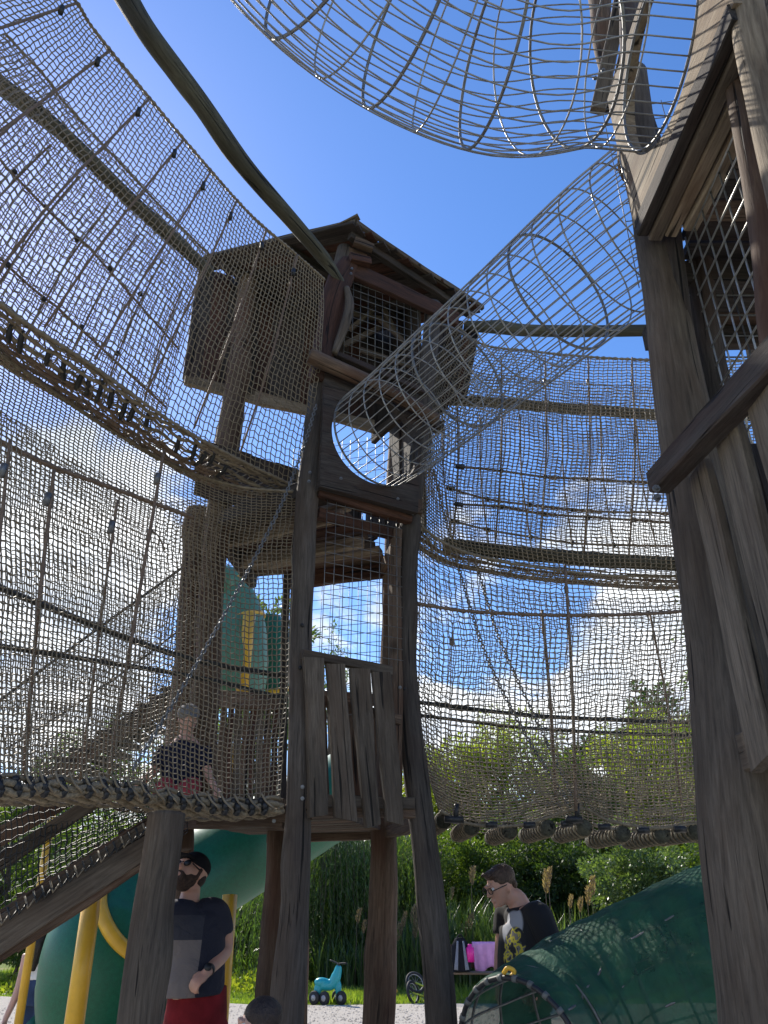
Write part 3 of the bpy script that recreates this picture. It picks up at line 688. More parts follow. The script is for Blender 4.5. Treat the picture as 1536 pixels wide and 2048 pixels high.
top2 = top2[:6]; bot2 = bot2[:6]; bot6 = bot[:6]
LU2 = Surf([top2, [mix(a, b_, .3, -.06, .05) for a, b_ in zip(top2, bot2)], [mix(a, b_, .7, -.06, .06) for a, b_ in zip(top2, bot2)], bot2])
net(lu, LU2, 0.036, 0.044, r=0.004, seed=12, name='net')
rope('rim_rope', ROPE, lu, LU.line([(0, 0), (1, 0)], 150), .011, n=1, twist=.45)
rope('rim_rope', ROPE, lu, LU2.line([(0, 0), (1, 0)], 120), .010, n=1, twist=.4)
rope('rim_rope', ROPE, lu, LU.line([(0, 1), (1, 1)], 150), .012, n=1, twist=.45)
rope('rim_rope', ROPE, lu, LU2.line([(0, 1), (1, 1)], 120), .012, n=1, twist=.4)
us = [.03, .14, .255, .37, .47, .56, .66, .77, .88]
for u in us:
    rope('upright_rope', ROPE_B, lu, LU.line([(u, .0), (u-.01, .5), (u-.02, .98)], 10, .01), .0075, n=1)
    b = MB(); p = LU.pt(u, .10, .02); b.tube([p, p+V3(0, 0, -.06)], .014, 8); b.build('rope_clamp', RUBBER, lu)
for u in (.1, .22, .34, .46, .58, .70, .82, .94):
    rope('upright_rope', ROPE_B, lu, LU2.line([(u, .2), (u-.02, .5), (u-.02, .98)], 10, -.01), .0068, n=1)
for k, v in enumerate((.42, .66)):
    rope('cross_rope', ROPE_B, lu, LU2.line([(0, v-.03), (.3, v), (.6, v-.02), (1, v+.06)], 20, .02), .009, n=1, twist=.15)
    b = MB()
    for u in (.1, .22, .34, .46, .58, .70, .82): blob(b, LU2.pt(u-.015, v-.01, .03), .02)
    stuff(b.build('rope_knots', RUBBER, lu))
# floor rope bundle of the upper walkway
bot2x = bot2 + [Z(395, 962, 4.28), Z(470, 985, 4.28)]
FL = Surf([[p for p in bot], [mix(a, b_, .5, 0, 0, -.04) for a, b_ in zip(bot, bot2x)], [p for p in bot2x]])
net(lu, FL, 0.045, 0.045, r=0.0055, seed=13, name='floor_net', jit=.2)
for v in (.05, .18, .31, .44, .57, .7, .83, .95):
    rope('floor_rope', ROPE_B if v > .4 else ROPE, lu, [q + V3(0, 0, random.uniform(-.018, .018)) for q in FL.line([(0, v), (1, min(.98, v+random.uniform(-.05, .05)))], 60)], .011, n=1, twist=.25)
for k in range(36):
    u = .02 + k*.0245+random.uniform(-.008, .008)
    if random.random() < .2: continue
    a = FL.pt(u, random.uniform(.12, .2)); b_ = FL.pt(u+random.uniform(-.006, .01), random.uniform(.35, .55))
    b = MB(); b.tube([a+V3(0, 0, .01), a.lerp(b_, .5)+V3(0, 0, -.02), b_], [.013, .016, .012], 7); b.build('floor_sleeve', RUBBER, lu)
# hand log on the far side
log('hand_log', W_POLE, lu, [Z(-160, 10, 6.05), Z(0, 168, 6.02), Z(130, 272, 6.0), Z(262, 400, 5.98), Z(420, 545, 5.95)], [.052, .052, .05, .05, .048], sides=10, rough=.04, n=10, seed=83)

# ---- left, lower level
ll = thing('net_walkway', 'lower left rope net walkway with a bundled rope floor and black sleeves', 'net walkway', (-1.4, 3.6, 2.05), 'rope net walkways round the play yard')
bt = [P(-260, 1510, 2.95), P(-110, 1548, 3.1), P(0, 1556, 3.3), P(130, 1560, 3.62), P(250, 1568, 3.92), P(360, 1588, 4.2), P(470, 1602, 4.42), P(562, 1598, 4.58)]
tp = [Z(-330, 480, 4.26), Z(-150, 590, 4.26), Z(0, 708, 4.26), Z(140, 808, 4.26), Z(260, 885, 4.26), Z(370, 942, 4.25), Z(480, 975, 4.22), Z(592, 985, 4.2)]
LN = Surf([tp, [mix(a, b_, .3, .02, -.10) for a, b_ in zip(tp, bt)], [mix(a, b_, .7, .02, -.12) for a, b_ in zip(tp, bt)], bt])
net(ll, LN, 0.029, 0.032, r=0.004, seed=21, name='net')
o2 = V3(-.35, .55, 0)
tp2 = [p + o2*.8 for p in tp]; bt2 = [p + V3(-.40, .5, .03) for p in bt]
tp2[-1] = Z(450, 1010, 4.2); tp2[-2] = Z(400, 1000, 4.2); bt2[-1] = P(395, 1585, 5.1); bt2[-2] = P(330, 1570, 4.95)
LN2 = Surf([tp2, [mix(a, b_, .3, -.05, .08) for a, b_ in zip(tp2, bt2)], [mix(a, b_, .7, -.05, .1) for a, b_ in zip(tp2, bt2)], bt2])
net(ll, LN2, 0.033, 0.036, r=0.0038, seed=22, name='net')
rope('rim_rope', ROPE, ll, LN.line([(0, .0), (.5, .0), (1, .0)], 60, .01), .012, n=1, twist=.4)
rope('rim_rope', ROPE_B, ll, [P(-60, 865, 3.2), P(0, 885, 3.25), P(110, 935, 3.5), P(250, 985, 3.9), P(385, 1035, 4.3)], .014, n=22, twist=.35)
for (a, b_, c, r) in (((-80, 1140, 3.1), (90, 1212, 3.5), (360, 1312, 4.3), .017), ((-80, 1280, 3.15), (180, 1320, 3.75), (400, 1356, 4.5), .014)):
    rope('black_cable', CABLE, ll, [P(*a), P(*b_), P(*c), P(575, c[1]+42, 4.75)], r, n=30, twist=.10)
for (x0, y0, D0, x1, y1, D1, r) in ((108, 940, 3.45, 45, 1560, 3.5, .0105), (328, 900, 4.1, 215, 1560, 3.9, .0105), (235, 1000, 3.85, 160, 1560, 3.9, .008), (20, 880, 3.2, -40, 1550, 3.2, .009), (300, 1060, 4.3, 330, 1100, 4.3, .006)):
    a = P(x0, y0, D0); b_ = P(x1, y1, D1); rope('upright_rope', ROPE_B, ll, [a, a.lerp(b_, .5)+V3(.02, -.06, 0), b_], r, n=10)
    q = MB(); p = a.lerp(b_, .10)+V3(.0, -.03, 0); q.tube([p, p+V3(-.005, 0, -.07)], .018, 8); q.build('rope_clamp', CHAIN, ll)
# bundled rope floor
FL2 = Surf([[p + V3(0, -.02, 0) for p in bt], [p + V3(.02, 0, -.055) for p in bt], [p + V3(-.10, .14, -.075) for p in bt], [p + V3(-.3, .42, -.05) for p in bt]])
for k, v in enumerate((0.0, .16, .33, .40, .5, .6, .75, .9)):
    big = k in (2, 3)
    rope('floor_rope', ROPE_THICK if k else ROPE, ll, [q + V3(0, 0, .012*sin(i*.5+k)) for i, q in enumerate(FL2.line([(0, v), (.55, v+.02*(k % 2)), (1, v)], 60))], .0165 if k in (1, 2, 3, 4) else .011, n=1, twist=.12)
for k in range(26):
    u = .04 + k*.0375+random.uniform(-.006, .006)
    if u > .98: break
    if random.random() < .12: continue
    a = FL2.pt(u, 0.0, .012); b_ = FL2.pt(u+.015, .0, .012)
    q = MB(); q.tube([a+V3(0, 0, -.004), a.lerp(b_, .5)+V3(0, 0, -.008), b_+V3(0, 0, -.002)], [.013, .020, .013], 9); q.build('floor_sleeve', RUBBER, ll)
    for v0 in (.16, .33):
        a = FL2.pt(u+.012, v0-.07, .02); b_ = FL2.pt(u+.012, v0+.09, .02)
        q = MB(); q.tube([a, a.lerp(b_, .5)+V3(0, -.014, -.01), b_], [.015, .019, .015], 8); q.build('floor_sleeve', RUBBER, ll)
for k in range(18):
    u = .3+k*.038; a = FL2.pt(u, 0, .03); 
    rope('lashing_rope', ROPE, ll, [a+V3(0, 0, .03), FL2.pt(u+.012, .1, .045), FL2.pt(u+.025, .28, .05), FL2.pt(u+.035, .42, .02), FL2.pt(u+.04, .3, .03)], .006, n=5)
# the black rope trimming along the walkway's edge beside the tower
# ---- right, lower level
rl = thing('net_walkway', 'lower right rope net walkway with a floor of round logs', 'net walkway', (1.3, 5.3, 2.05), 'rope net walkways round the play yard')
D0 = 5.12
rt_ = [P(829, 1042, 5.05), P(900, 1092, D0), P(1000, 1122, D0), P(1100, 1138, D0), P(1200, 1150, D0), P(1300, 1152, D0), P(1400, 1150, D0-.05), P(1520, 1140, D0-.15)]
rm_ = [P(826, 1290, 5.0), P(920, 1300, D0-.15), P(1010, 1305, D0-.2), P(1110, 1310, D0-.2), P(1210, 1310, D0-.2), P(1310, 1310, D0-.2), P(1400, 1305, D0-.2), P(1520, 1300, D0-.3)]
rm2 = [P(838, 1480, 5.02), P(915, 1500, D0-.18), P(1010, 1510, D0-.2), P(1120, 1510, D0-.2), P(1215, 1510, D0-.2), P(1310, 1512, D0-.2), P(1400, 1510, D0-.2), P(1520, 1500, D0-.3)]
rb_ = [P(880, 1622, 5.05), P(940, 1648, D0), P(1040, 1650, D0), P(1158, 1618, D0), P(1220, 1642, D0), P(1310, 1656, D0), P(1400, 1646, D0), P(1520, 1640, D0-.1)]
RN = Surf([rt_, rm_, rm2, rb_])
net(rl, RN, 0.037, 0.032, r=0.0045, seed=31, name='net', jit=.10)
off = V3(-.02, .62, 0)
RF = Surf([[P(829, 1075, 5.9)]+[p+off+V3(0, 0, .07) for p in rt_[1:]], [P(826, 1290, 5.9)]+[p+off*1.25 for p in rm_[1:]], [P(838, 1480, 5.9)]+[p+off*1.3 for p in rm2[1:]], [P(880, 1630, 5.8)]+[p+off for p in rb_[1:]]])
net(rl, RF, 0.04, 0.035, r=0.004, seed=32, name='net')
rope('rim_rope', ROPE, rl, RN.line([(0, 1), (.43, 1), (1, 1)], 90, .0), .012, n=1, twist=.4)
rope('rim_rope', ROPE, rl, RN.line([(0, 0), (1, 0)], 120, .0), .011, n=1, twist=.4)
rope('cross_rope', ROPE_B, rl, RN.line([(0, .22), (.4, .19), (1, .15)], 60, .01), .013, n=1, twist=.3)
for (y0, y1, y2, r) in ((1404, 1432, 1446, .016), (1430, 1458, 1472, .013)):
    rope('black_cable', CABLE, rl, [P(832, y0, 5.6), P(1080, y1, 5.7), P(1400, y2, 5.7), P(1560, y2+4, 5.6)], r, n=30, twist=.06)
for (x0, y0, x1, y1, r, D, m_) in ((1130, 1130, 1152, 1622, .011, 5.0, ROPE_B), (1084, 1220, 1112, 1600, .012, 5.3, ROPE_B), (1300, 1228, 1368, 1640, .009, 5.4, ROPE_B), (905, 1245, 890, 1600, .004, 5.4, ROPE_B)):
    a = P(x0, y0, D); b_ = P(x1, y1, D); rope('upright_rope', m_, rl, [a, a.lerp(b_, .5)+V3(0, -.05, 0), b_], r, n=8)
    q = MB(); p = a.lerp(b_, .1); q.tube([p, p+V3(0, 0, -.05)], .016, 8); q.build('rope_clamp', CHAIN, rl)
# floor logs
caps = [(888, 1640), (944, 1653), (1021, 1660), (1097, 1655), (1170, 1655), (1247, 1667), (1326, 1669), (1394, 1662), (1470, 1655)]
LOGM = W_POLE
for k, (x, y) in enumerate(caps):
    a = P(x, y, 5.12); ln = .66
    b = MB(); b.tube(spline([a, a+V3(-.02, ln*.5, -.005), a+V3(-.04, ln, 0)], 12), [.048]*25, 16, rough=.02, seed=90+k)
    lg = b.build('floor_log', LOGM, rl)
    sl = MB()
    for q in range(8):                       # rope lashings round the log
        yy = .05+q*.072; c = a + V3(-.04*yy/ln, yy, -.002)
        sl.tube([c + V3(cos(t*pi/8)*.0505, random.uniform(-.004, .004), sin(t*pi/8)*.0505) for t in range(16)], .0065, 5, closed=True)
    stuff(sl.build('lashing', ROPE_THICK, lg))
for k in range(len(caps)-1):
    (x0, y0), (x1, y1) = caps[k], caps[k+1]
    for dD in (.0, .3):
        a = P(x0, y0-8, 5.14+dD)+V3(.05, 0, 0); b_ = P(x1, y1-8, 5.14+dD)-V3(.05, 0, 0)
        rope('link_rope', ROPE, rl, [a, a.lerp(b_, .5)-V3(0, 0, .008), b_], .010, n=4)
    m_ = (P(x0, y0-7, 5.08)+P(x1, y1-7, 5.08))*.5
    q = MB(); q.tube([m_-V3(.035, 0, 0), m_+V3(.035, 0, 0)], .020, 8); q.build('rope_clamp', RUBBER, rl)
for x in (905, 1148):
    q = MB(); p = P(x, 1638, 5.05); q.tube([p-V3(.05, 0, 0), p+V3(.05, 0, -.005)], .022, 8); q.tube([p+V3(.02, 0, 0), p+V3(.03, 0, .09)], .016, 8); q.build('rope_clamp', RUBBER, rl)
# ---- right, upper level
ru = thing('net_walkway', 'upper rope net walkway at the right, hung between two level beams behind the wire tunnel', 'net walkway', (1.3, 5.5, 4.3), 'rope net walkways round the play yard')
ut = [P(878, 612, 5.6), P(955, 684, 5.35), P(1060, 702, 5.25), P(1180, 714, 5.2), P(1300, 720, 5.15), P(1420, 722, 5.1), P(1560, 720, 5.0)]
um = [P(858, 720, 5.5), P(900, 800, 5.3), P(1040, 830, 5.12), P(1170, 845, 5.05), P(1300, 850, 5.0), P(1420, 850, 4.95), P(1560, 850, 4.85)]
um2 = [P(842, 900, 5.3), P(890, 960, 5.2), P(1030, 975, 5.05), P(1165, 985, 5.0), P(1300, 990, 4.95), P(1420, 990, 4.9), P(1560, 990, 4.8)]
ub = [P(832, 1060, 5.12), P(900, 1098, 5.14), P(1030, 1125, 5.12), P(1165, 1140, 5.12), P(1300, 1150, 5.1), P(1420, 1152, 5.05), P(1560, 1150, 4.95)]
RU = Surf([ut, um, um2, ub]); net(ru, RU, 0.038, 0.033, r=0.0045, seed=41, name='net')
o3 = V3(.0, .5, .10)
RU2 = Surf([[p+o3 for p in ut], [p+o3*1.2 for p in um], [p+o3*1.2 for p in um2], [p+o3+V3(0, 0, -.02) for p in ub]]); net(ru, RU2, 0.041, 0.036, r=0.004, seed=42, name='net')
rope('rim_rope', ROPE, ru, RU.line([(0, 0), (1, 0)], 120), .011, n=1, twist=.5)
FR = Surf([ub, [mix(a, a+o3, .5, 0, 0, -.04) for a in ub], [a+o3 for a in ub]]); net(ru, FR, 0.045, 0.045, r=0.0055, seed=43, name='floor_net', jit=.2)
for v in (.2, .5, .8): rope('floor_rope', ROPE_B, ru, FR.line([(0, v), (1, v)], 50), .010, n=1, twist=.2)
log('floor_beam', W_POLE, ru, [P(886, 1090, 5.3), P(1100, 1112, 5.3), P(1350, 1128, 5.25), P(1500, 1132, 5.2)], [.058, .056, .055, .055], sides=12, rough=.02, n=10, seed=84)
log('hand_log', W_POLE, ru, [P(890, 800, 5.9), P(1000, 806, 5.9), P(1150, 818, 5.85), P(1340, 830, 5.8), P(1520, 832, 5.75)], [.052]*5, sides=12, rough=.02, n=10, seed=85)
for (x0, x1, D) in ((915, 905, 5.3), (1003, 990, 5.25), (1090, 1080, 5.2), (1176, 1168, 5.15), (1264, 1258, 5.1)):
    a = P(x0, 715 if x0 > 940 else 800, D); b_ = P(x1, 1090+(x0-915)*.06, D); rope('upright_rope', ROPE_B, ru, [a, a.lerp(b_, .55)+V3(.02, -.05, 0), b_], .0075, n=8)
    q = MB(); p = a.lerp(b_, .13); q.tube([p, p+V3(0, 0, -.05)], .014, 8); q.build('rope_clamp', CHAIN, ru)
for (x0, x1, D) in ((885, 905, 5.75), (960, 978, 5.75), (1040, 1062, 5.7), (1124, 1145, 5.7), (1200, 1228, 5.65), (1270, 1312, 5.6)):
    a = P(x0, 830, D); b_ = P(x1, 1092, D); rope('upright_rope', ROPE_B, ru, [a, a.lerp(b_, .5)+V3(-.03, 0, 0), b_], .0068, n=8)
for (pts, D) in (([(915, 932), (1003, 942), (1090, 954), (1176, 958), (1264, 964), (1340, 966)], 5.15), ([(896, 976), (975, 998), (1060, 1010), (1145, 1020), (1228, 1024), (1300, 1025), (1345, 1030)], 5.6),
                 ([(912, 1008), (1003, 1014), (1090, 1028), (1176, 1034), (1264, 1040), (1345, 1045)], 5.15), ([(905, 1042), (978, 1060), (1062, 1074), (1145, 1086), (1228, 1090), (1345, 1092)], 5.6)):
    rope('cross_rope', ROPE_B, ru, [P(x, y, D) for x, y in pts], .0095, n=10, twist=.1)
    b = MB()
    for x, y in pts[:-1]: blob(b, P(x, y, D-.02), .021)
    b.tube([P(pts[0][0], pts[0][1], D-.02), P(pts[0][0]+14, pts[0][1]+2, D-.02)], .02, 8)
    stuff(b.build('rope_knots', RUBBER, ru))
# ---- chains
def chain(label, pts, wl=.032, r=.0045, pitch=.026):
    path = spline(pts, 40); L_ = [0]
    for i in range(1, len(path)): L_.append(L_[-1]+(path[i]-path[i-1]).length)
    b = MB(); s_ = 0; k = 0; i = 0
    while s_ < L_[-1]-pitch:
        while L_[i+1] < s_: i += 1
        p = path[i].lerp(path[i+1], (s_-L_[i])/(L_[i+1]-L_[i])); t = (path[i+1]-path[i]).normalized()
        a = Vector((1, 0, 0)) if k % 2 else Vector((0, 1, 0)); a = (a - t*a.dot(t)).normalized()
        b.tube([p + t*(cos(q*pi/4)*wl/2) + a*(sin(q*pi/4)*wl*.32) for q in range(8)], r, 4, closed=True)
        s_ += pitch; k += 1
    o = b.build('chain', CHAIN, None); return tag(o, label, 'chain', 'steel chains bracing the walkways')
chain('long steel chain slanting down left from the middle tower across the left net', [P(632, 812, 4.5), P(608, 890, 4.45), P(560, 1015, 4.3), P(470, 1190, 4.1), P(380, 1350, 4.0), P(262, 1545, 3.85)])
chain('steel chain slanting across the left part of the lower right net', [P(868, 945, 5.5), P(905, 1090, 5.45), P(965, 1290, 5.4), P(1040, 1450, 5.4), P(1140, 1612, 5.3)], wl=.036, r=.005)
chain('steel chain slanting down to the log floor in the middle of the lower right net', [P(950, 1120, 5.5), P(1000, 1280, 5.5), P(1068, 1430, 5.5), P(1150, 1600, 5.3)], wl=.036, r=.005)

# ================================================================== GROUND
def sheet(name, x0, x1, y0, y1, z, m, nx=1, ny=1, amp=0.0):
    V = []; Fs = []
    for j in range(ny+1):
        for i in range(nx+1):
            x = x0+(x1-x0)*i/nx; y = y0+(y1-y0)*j/ny
            V.append((x, y, z + amp*(sin(x*.9+1.3)+sin(y*.7)+sin(x*.31+y*.43))))
    for j in range(ny):
        for i in range(nx):
            a = j*(nx+1)+i; Fs.append((a, a+1, a+nx+2, a+nx+1))
    b = MB(); b.add(V, Fs); return b.build(name, m)
def ground_mat(name, c0, c1, scale, bump, c2=None):
    m, t = mat(name); b = NB(t); tcn = b.n('ShaderNodeTexCoord')
    nz = b.n('ShaderNodeTexNoise', i={'Scale': scale, 'Detail': 8.0, 'Roughness': 0.7}); b.l(tcn.outputs['Object'], nz.inputs['Vector'])
    n2 = b.n('ShaderNodeTexNoise', i={'Scale': .8, 'Detail': 4.0}); b.l(tcn.outputs['Object'], n2.inputs['Vector'])
    c = b.ramp(nz.outputs['Fac'], [(.3, c0), (.7, c1)])
    if c2: 
        f = b.n('ShaderNodeMapRange', i={'From Min': .5, 'From Max': .62}); b.l(n2.outputs['Fac'], f.inputs['Value']); c = b.mixc(f.outputs[0], c, c2)
    bp = b.n('ShaderNodeBump', i={'Strength': bump, 'Distance': .03}); b.l(nz.outputs['Fac'], bp.inputs['Height'])
    p = b.n('ShaderNodeBsdfPrincipled', i={'Roughness': .95, 'Specular IOR Level': .15}); b.l(c, p.inputs['Base Color']); b.l(bp.outputs[0], p.inputs['Normal'])
    b.out(p.outputs[0]); return m
G_GRASS = ground_mat('grass_soil', (.09, .14, .03), (.20, .25, .07), 9, .8, (.26, .25, .12))
G_GRAVEL = ground_mat('sandy_gravel', (.40, .36, .30), (.60, .55, .48), 40, .9)
struct(sheet('ground', -700, 700, -200, 1200, 0.0, G_GRASS))
g = MB(); N_ = 60; V = []; Fs = []
for i in range(N_+1):
    x = -22 + 44*i/N_; e = 15.35 + .10*sin(x*1.3) + .06*sin(x*4.1) + (0.03*(x+2) if x > -2 else 0.25*(-x-2))
    V += [(x, -8, .012), (x, e, .012)]
for i in range(N_): Fs.append((2*i, 2*i+2, 2*i+3, 2*i+1))
g.add(V, Fs); struct(g.build('gravel_path', G_GRAVEL))
hm = ground_mat('far_hillside', (.02, .035, .012), (.05, .07, .03), .12, 1.0)
V = []; Fs = []; nx = 60; ny = 8
for j in range(ny+1):
    for i in range(nx+1):
        x = -330 + 660*i/nx; y = 170 + 120*j/ny
        ht = (22 + 9*math.exp(-((x-75)/60)**2) + 5*sin(x*.021) + 2*sin(x*.08) + 10*math.exp(-((x+170)/90)**2)) * sin(min(1, j/ny)*pi/2 + 0.0)
        V.append((x, y, ht - .5))
for j in range(ny):
    for i in range(nx): a = j*(nx+1)+i; Fs.append((a, a+1, a+nx+2, a+nx+1))
b = MB(); b.add(V, Fs); struct(b.build('far_hill', hm))

# ================================================================== FOLIAGE
def leafmat(name, lo, hi, trans=.5, gloss=.45):
    m, t = mat(name); b = NB(t)
    oi = b.n('ShaderNodeNewGeometry')
    c = b.ramp(oi.outputs['Random Per Island'], [(0.0, lo), (.6, tuple((x+y)/2 for x, y in zip(lo, hi))), (1.0, hi)])
    p = b.n('ShaderNodeBsdfPrincipled', i={'Roughness': gloss, 'Specular IOR Level': .5}); b.l(c, p.inputs['Base Color'])
    tr = b.n('ShaderNodeBsdfTranslucent'); c2 = b.mixc(1.0, c, (1.9, 2.0, .6), 'MULTIPLY'); b.l(c2, tr.inputs[0])
    mxs = b.n('ShaderNodeMixShader', i={0: trans}); b.l(p.outputs[0], mxs.inputs[1]); b.l(tr.outputs[0], mxs.inputs[2])
    b.out(mxs.outputs[0]); return m
LF_DARK = leafmat('dark_leaves', (.025, .05, .014), (.07, .11, .03), .42)
LF_MID = leafmat('mid_leaves', (.04, .075, .018), (.12, .17, .04), .5)
LF_LIME = leafmat('lime_leaves', (.10, .15, .02), (.26, .28, .05), .6)
LF_SILV = leafmat('silvery_leaves', (.05, .085, .035), (.16, .22, .09), .4, .35)
LF_WILL = leafmat('willow_leaves', (.035, .07, .018), (.10, .16, .045), .45, .4)
REED = leafmat('reed_blades', (.04, .075, .025), (.13, .18, .07), .4, .35)
GRASS = leafmat('grass_blades', (.09, .15, .025), (.24, .30, .06), .5, .6)
PLUME = leafmat('reed_plumes', (.16, .11, .09), (.34, .26, .21), .4, .9)
BARK = plain('bark', (.09, .07, .055), .9, noise=.4, scale=12, bump=.8)

def leaves(name, pts, dirs, ln, wd, m, parent=None, rng=None):
    """one rhombic, slightly folded leaf per point"""
    n = len(pts); rng = rng or np.random.default_rng(1)
    d = dirs/(np.linalg.norm(dirs, axis=1, keepdims=True)+1e-9)
    r = rng.normal(size=(n, 3)); sde = np.cross(d, r); sde /= (np.linalg.norm(sde, axis=1, keepdims=True)+1e-9)
    nm = np.cross(d, sde); sc = rng.uniform(.6, 1.3, (n, 1))
    a = pts; c = pts + d*ln*sc; mid = pts + d*ln*.45*sc
    b1 = mid + sde*wd*.5*sc + nm*wd*.12; b2 = mid - sde*wd*.5*sc + nm*wd*.12
    V = np.stack([a, b1, c, b2], 1).reshape(-1, 3); Q = np.arange(4*n).reshape(n, 4)
    me = np_mesh(name, V, Q); return link_mesh(name, me, m, parent, smooth=False)
def crown_pts(rng, cen, rad, n, nclump, spread=.22, shell=.55, top_bias=0):
    cen = np.array(cen, float); rad = np.array(rad, float)
    q = rng.normal(size=(nclump, 3)); q /= np.linalg.norm(q, axis=1, keepdims=True)
    rr = rng.uniform(shell, 1.0, (nclump, 1)) * (1 + .22*np.sin(q[:, :1]*5 + q[:, 2:]*4 + cen[0]) )
    cl = cen + q*rr*rad; 
    k = rng.integers(0, nclump, n); sz = rng.uniform(.5, 1.25, nclump)[k][:, None]
    off_ = rng.normal(size=(n, 3)); off_ *= (rng.uniform(0, 1, (n, 1))**.4)/np.linalg.norm(off_, axis=1, keepdims=True)
    p = cl[k] + off_*spread*sz*rad.mean()*np.array([1, 1, .75])
    dr = off_ + .5*q[k] + rng.normal(0, .4, (n, 3)) + np.array([0, 0, -.25])
    ok = p[:, 2] > .05
    return p[ok], dr[ok], cl
def tree(name, label, cat, base, cen, rad, n, m, ln=.09, wd=.04, nclump=90, trunk=.12, seed=1, group=None, spread=.22, shell=.45, limbs=7):
    rng = np.random.default_rng(seed); t = thing(name, label, cat, base, group)
    p, d, cl = crown_pts(rng, cen, rad, n, nclump, spread, shell)
    leaves('crown', p, d, ln, wd, m, t, rng)
    b = MB(); bs = Vector(base); c = Vector(cen)
    b.tube(spline([bs, bs.lerp(c, .45)+V3(rng.normal(0, .1), 0, 0), c, c+V3(0, 0, rad[2]*.7)], 5), lerps([trunk, trunk*.75, trunk*.45, trunk*.1], 5), 8, rough=.08)
    for k in range(limbs):
        e = Vector(cl[rng.integers(0, len(cl))]); s_ = bs.lerp(c, rng.uniform(.5, 1.1))
        b.tube(spline([s_, s_.lerp(e, .5)+V3(0, 0, .1*rad[2]), e], 4), lerps([trunk*.4, trunk*.22, trunk*.06], 4), 6)
    b.build('trunk', BARK, t); return t
# tall trees behind
def gp(px, py, D): return tuple(P(px, py, D))
def tree_at(name, label, cat, px, ytop, ybot, wpx, D, n, m, **k):
    a = P(px, ytop, D); b_ = P(px, ybot, D); zr = (a.z-max(b_.z, 0.2))/2; cz = (a.z+max(b_.z, .2))/2
    rx = (P(px+wpx/2, (ytop+ybot)/2, D)-P(px-wpx/2, (ytop+ybot)/2, D)).length/2; x = P(px, (ytop+ybot)/2, D).x
    return tree(name, label, cat, (x, D, 0), (x, D, cz), (rx, min(rx, zr)*.9, zr), n, m, **k)
tree_at('tall_tree', 'tall airy tree behind the left side of the middle tower, seen through the net', 'tree', 540, 1165, 1560, 150, 24, 5200, LF_SILV, ln=.20, wd=.09, nclump=80, seed=5, trunk=.16)
tree_at('tall_tree', 'thin treetop standing in the window of the middle tower', 'tree', 664, 1262, 1500, 60, 26, 1200, LF_SILV, ln=.16, wd=.05, nclump=34, seed=6, trunk=.1, spread=.35)
tree_at('tall_tree', 'dark feathery tree rising above the others beside the big right post', 'tree', 1335, 1372, 1640, 215, 34, 9000, LF_DARK, ln=.24, wd=.10, nclump=130, seed=7, trunk=.2)
tree_at('tall_tree', 'dark tree low behind the black cables, left of the feathery tree', 'tree', 1150, 1485, 1640, 160, 36, 5200, LF_DARK, ln=.24, wd=.11, nclump=80, seed=8, trunk=.2)
tree_at('lime_tree', 'bright yellow green tree behind the left half of the lower right net', 'tree', 1005, 1438, 1760, 320, 27, 23000, LF_LIME, ln=.15, wd=.065, nclump=170, seed=9)
tree_at('lime_tree', 'bright lime green tree just left of the big right post', 'tree', 1320, 1428, 1760, 290, 26, 22000, LF_LIME, ln=.15, wd=.065, nclump=160, seed=10)
tree_at('lime_tree', 'small yellow green tree right beside the middle tower leg', 'tree', 880, 1500, 1740, 210, 26, 12000, LF_LIME, ln=.14, wd=.06, nclump=110, seed=11)
tree_at('green_tree', 'mid green tree between the two bright ones', 'tree', 1165, 1520, 1760, 210, 25, 12000, LF_MID, ln=.14, wd=.06, nclump=110, seed=12)
tree_at('green_tree', 'olive tree at the left behind the diagonal stairs', 'tree', 215, 1440, 1800, 300, 28, 9000, LF_MID, ln=.16, wd=.07, nclump=130, seed=13)
tree_at('green_tree', 'dark green tree by the left edge behind the ramp net', 'tree', 20, 1545, 1880, 240, 22, 9000, LF_MID, ln=.14, wd=.06, nclump=110, seed=14)
tree_at('green_tree', 'leafy tree between the yellow posts behind the ramp net', 'tree', 190, 1600, 1880, 190, 20, 8000, LF_MID, ln=.13, wd=.055, nclump=110, seed=15)
tree_at('green_tree', 'green tree behind the rear platform', 'tree', 470, 1400, 1760, 200, 25, 8000, LF_MID, ln=.15, wd=.065, nclump=110, seed=16)
# bushes along the far side of the lawn
tree_at('bush', 'dark leafy bush right of the middle tower leg', 'bush', 960, 1640, 1900, 260, 22.5, 26000, LF_MID, ln=.095, wd=.045, nclump=240, seed=21, trunk=.05, shell=.3)
tree_at('bush', 'dark bush behind the man in the black and grey T-shirt', 'bush', 1110, 1650, 1900, 230, 22, 24000, LF_DARK, ln=.095, wd=.045, nclump=220, seed=22, trunk=.05, shell=.3)
tree_at('bush', 'pale leaved bush above the green tunnel cover', 'bush', 1290, 1655, 1900, 240, 18.5, 24000, LF_SILV, ln=.085, wd=.042, nclump=230, seed=23, trunk=.05, shell=.35)
tree_at('bush', 'dark bush behind the brown tower leg', 'bush', 800, 1655, 1930, 170, 22.5, 16000, LF_MID, ln=.095, wd=.045, nclump=150, seed=24, trunk=.05, shell=.3)
tree_at('bush', 'dark bush below the tube slide, left of the willow', 'bush', 480, 1740, 1915, 190, 21, 12000, LF_DARK, ln=.09, wd=.04, nclump=120, seed=25, trunk=.05, shell=.3)
tree_at('bush', 'low bush at the far left under the ramp', 'bush', 40, 1800, 1930, 260, 19, 9000, LF_MID, ln=.09, wd=.04, nclump=110, seed=26, trunk=.05, shell=.3)
tree_at('bush', 'bush behind the big right post', 'bush', 1500, 1640, 1900, 260, 19, 12000, LF_MID, ln=.1, wd=.045, nclump=120, seed=27, trunk=.05, shell=.3)
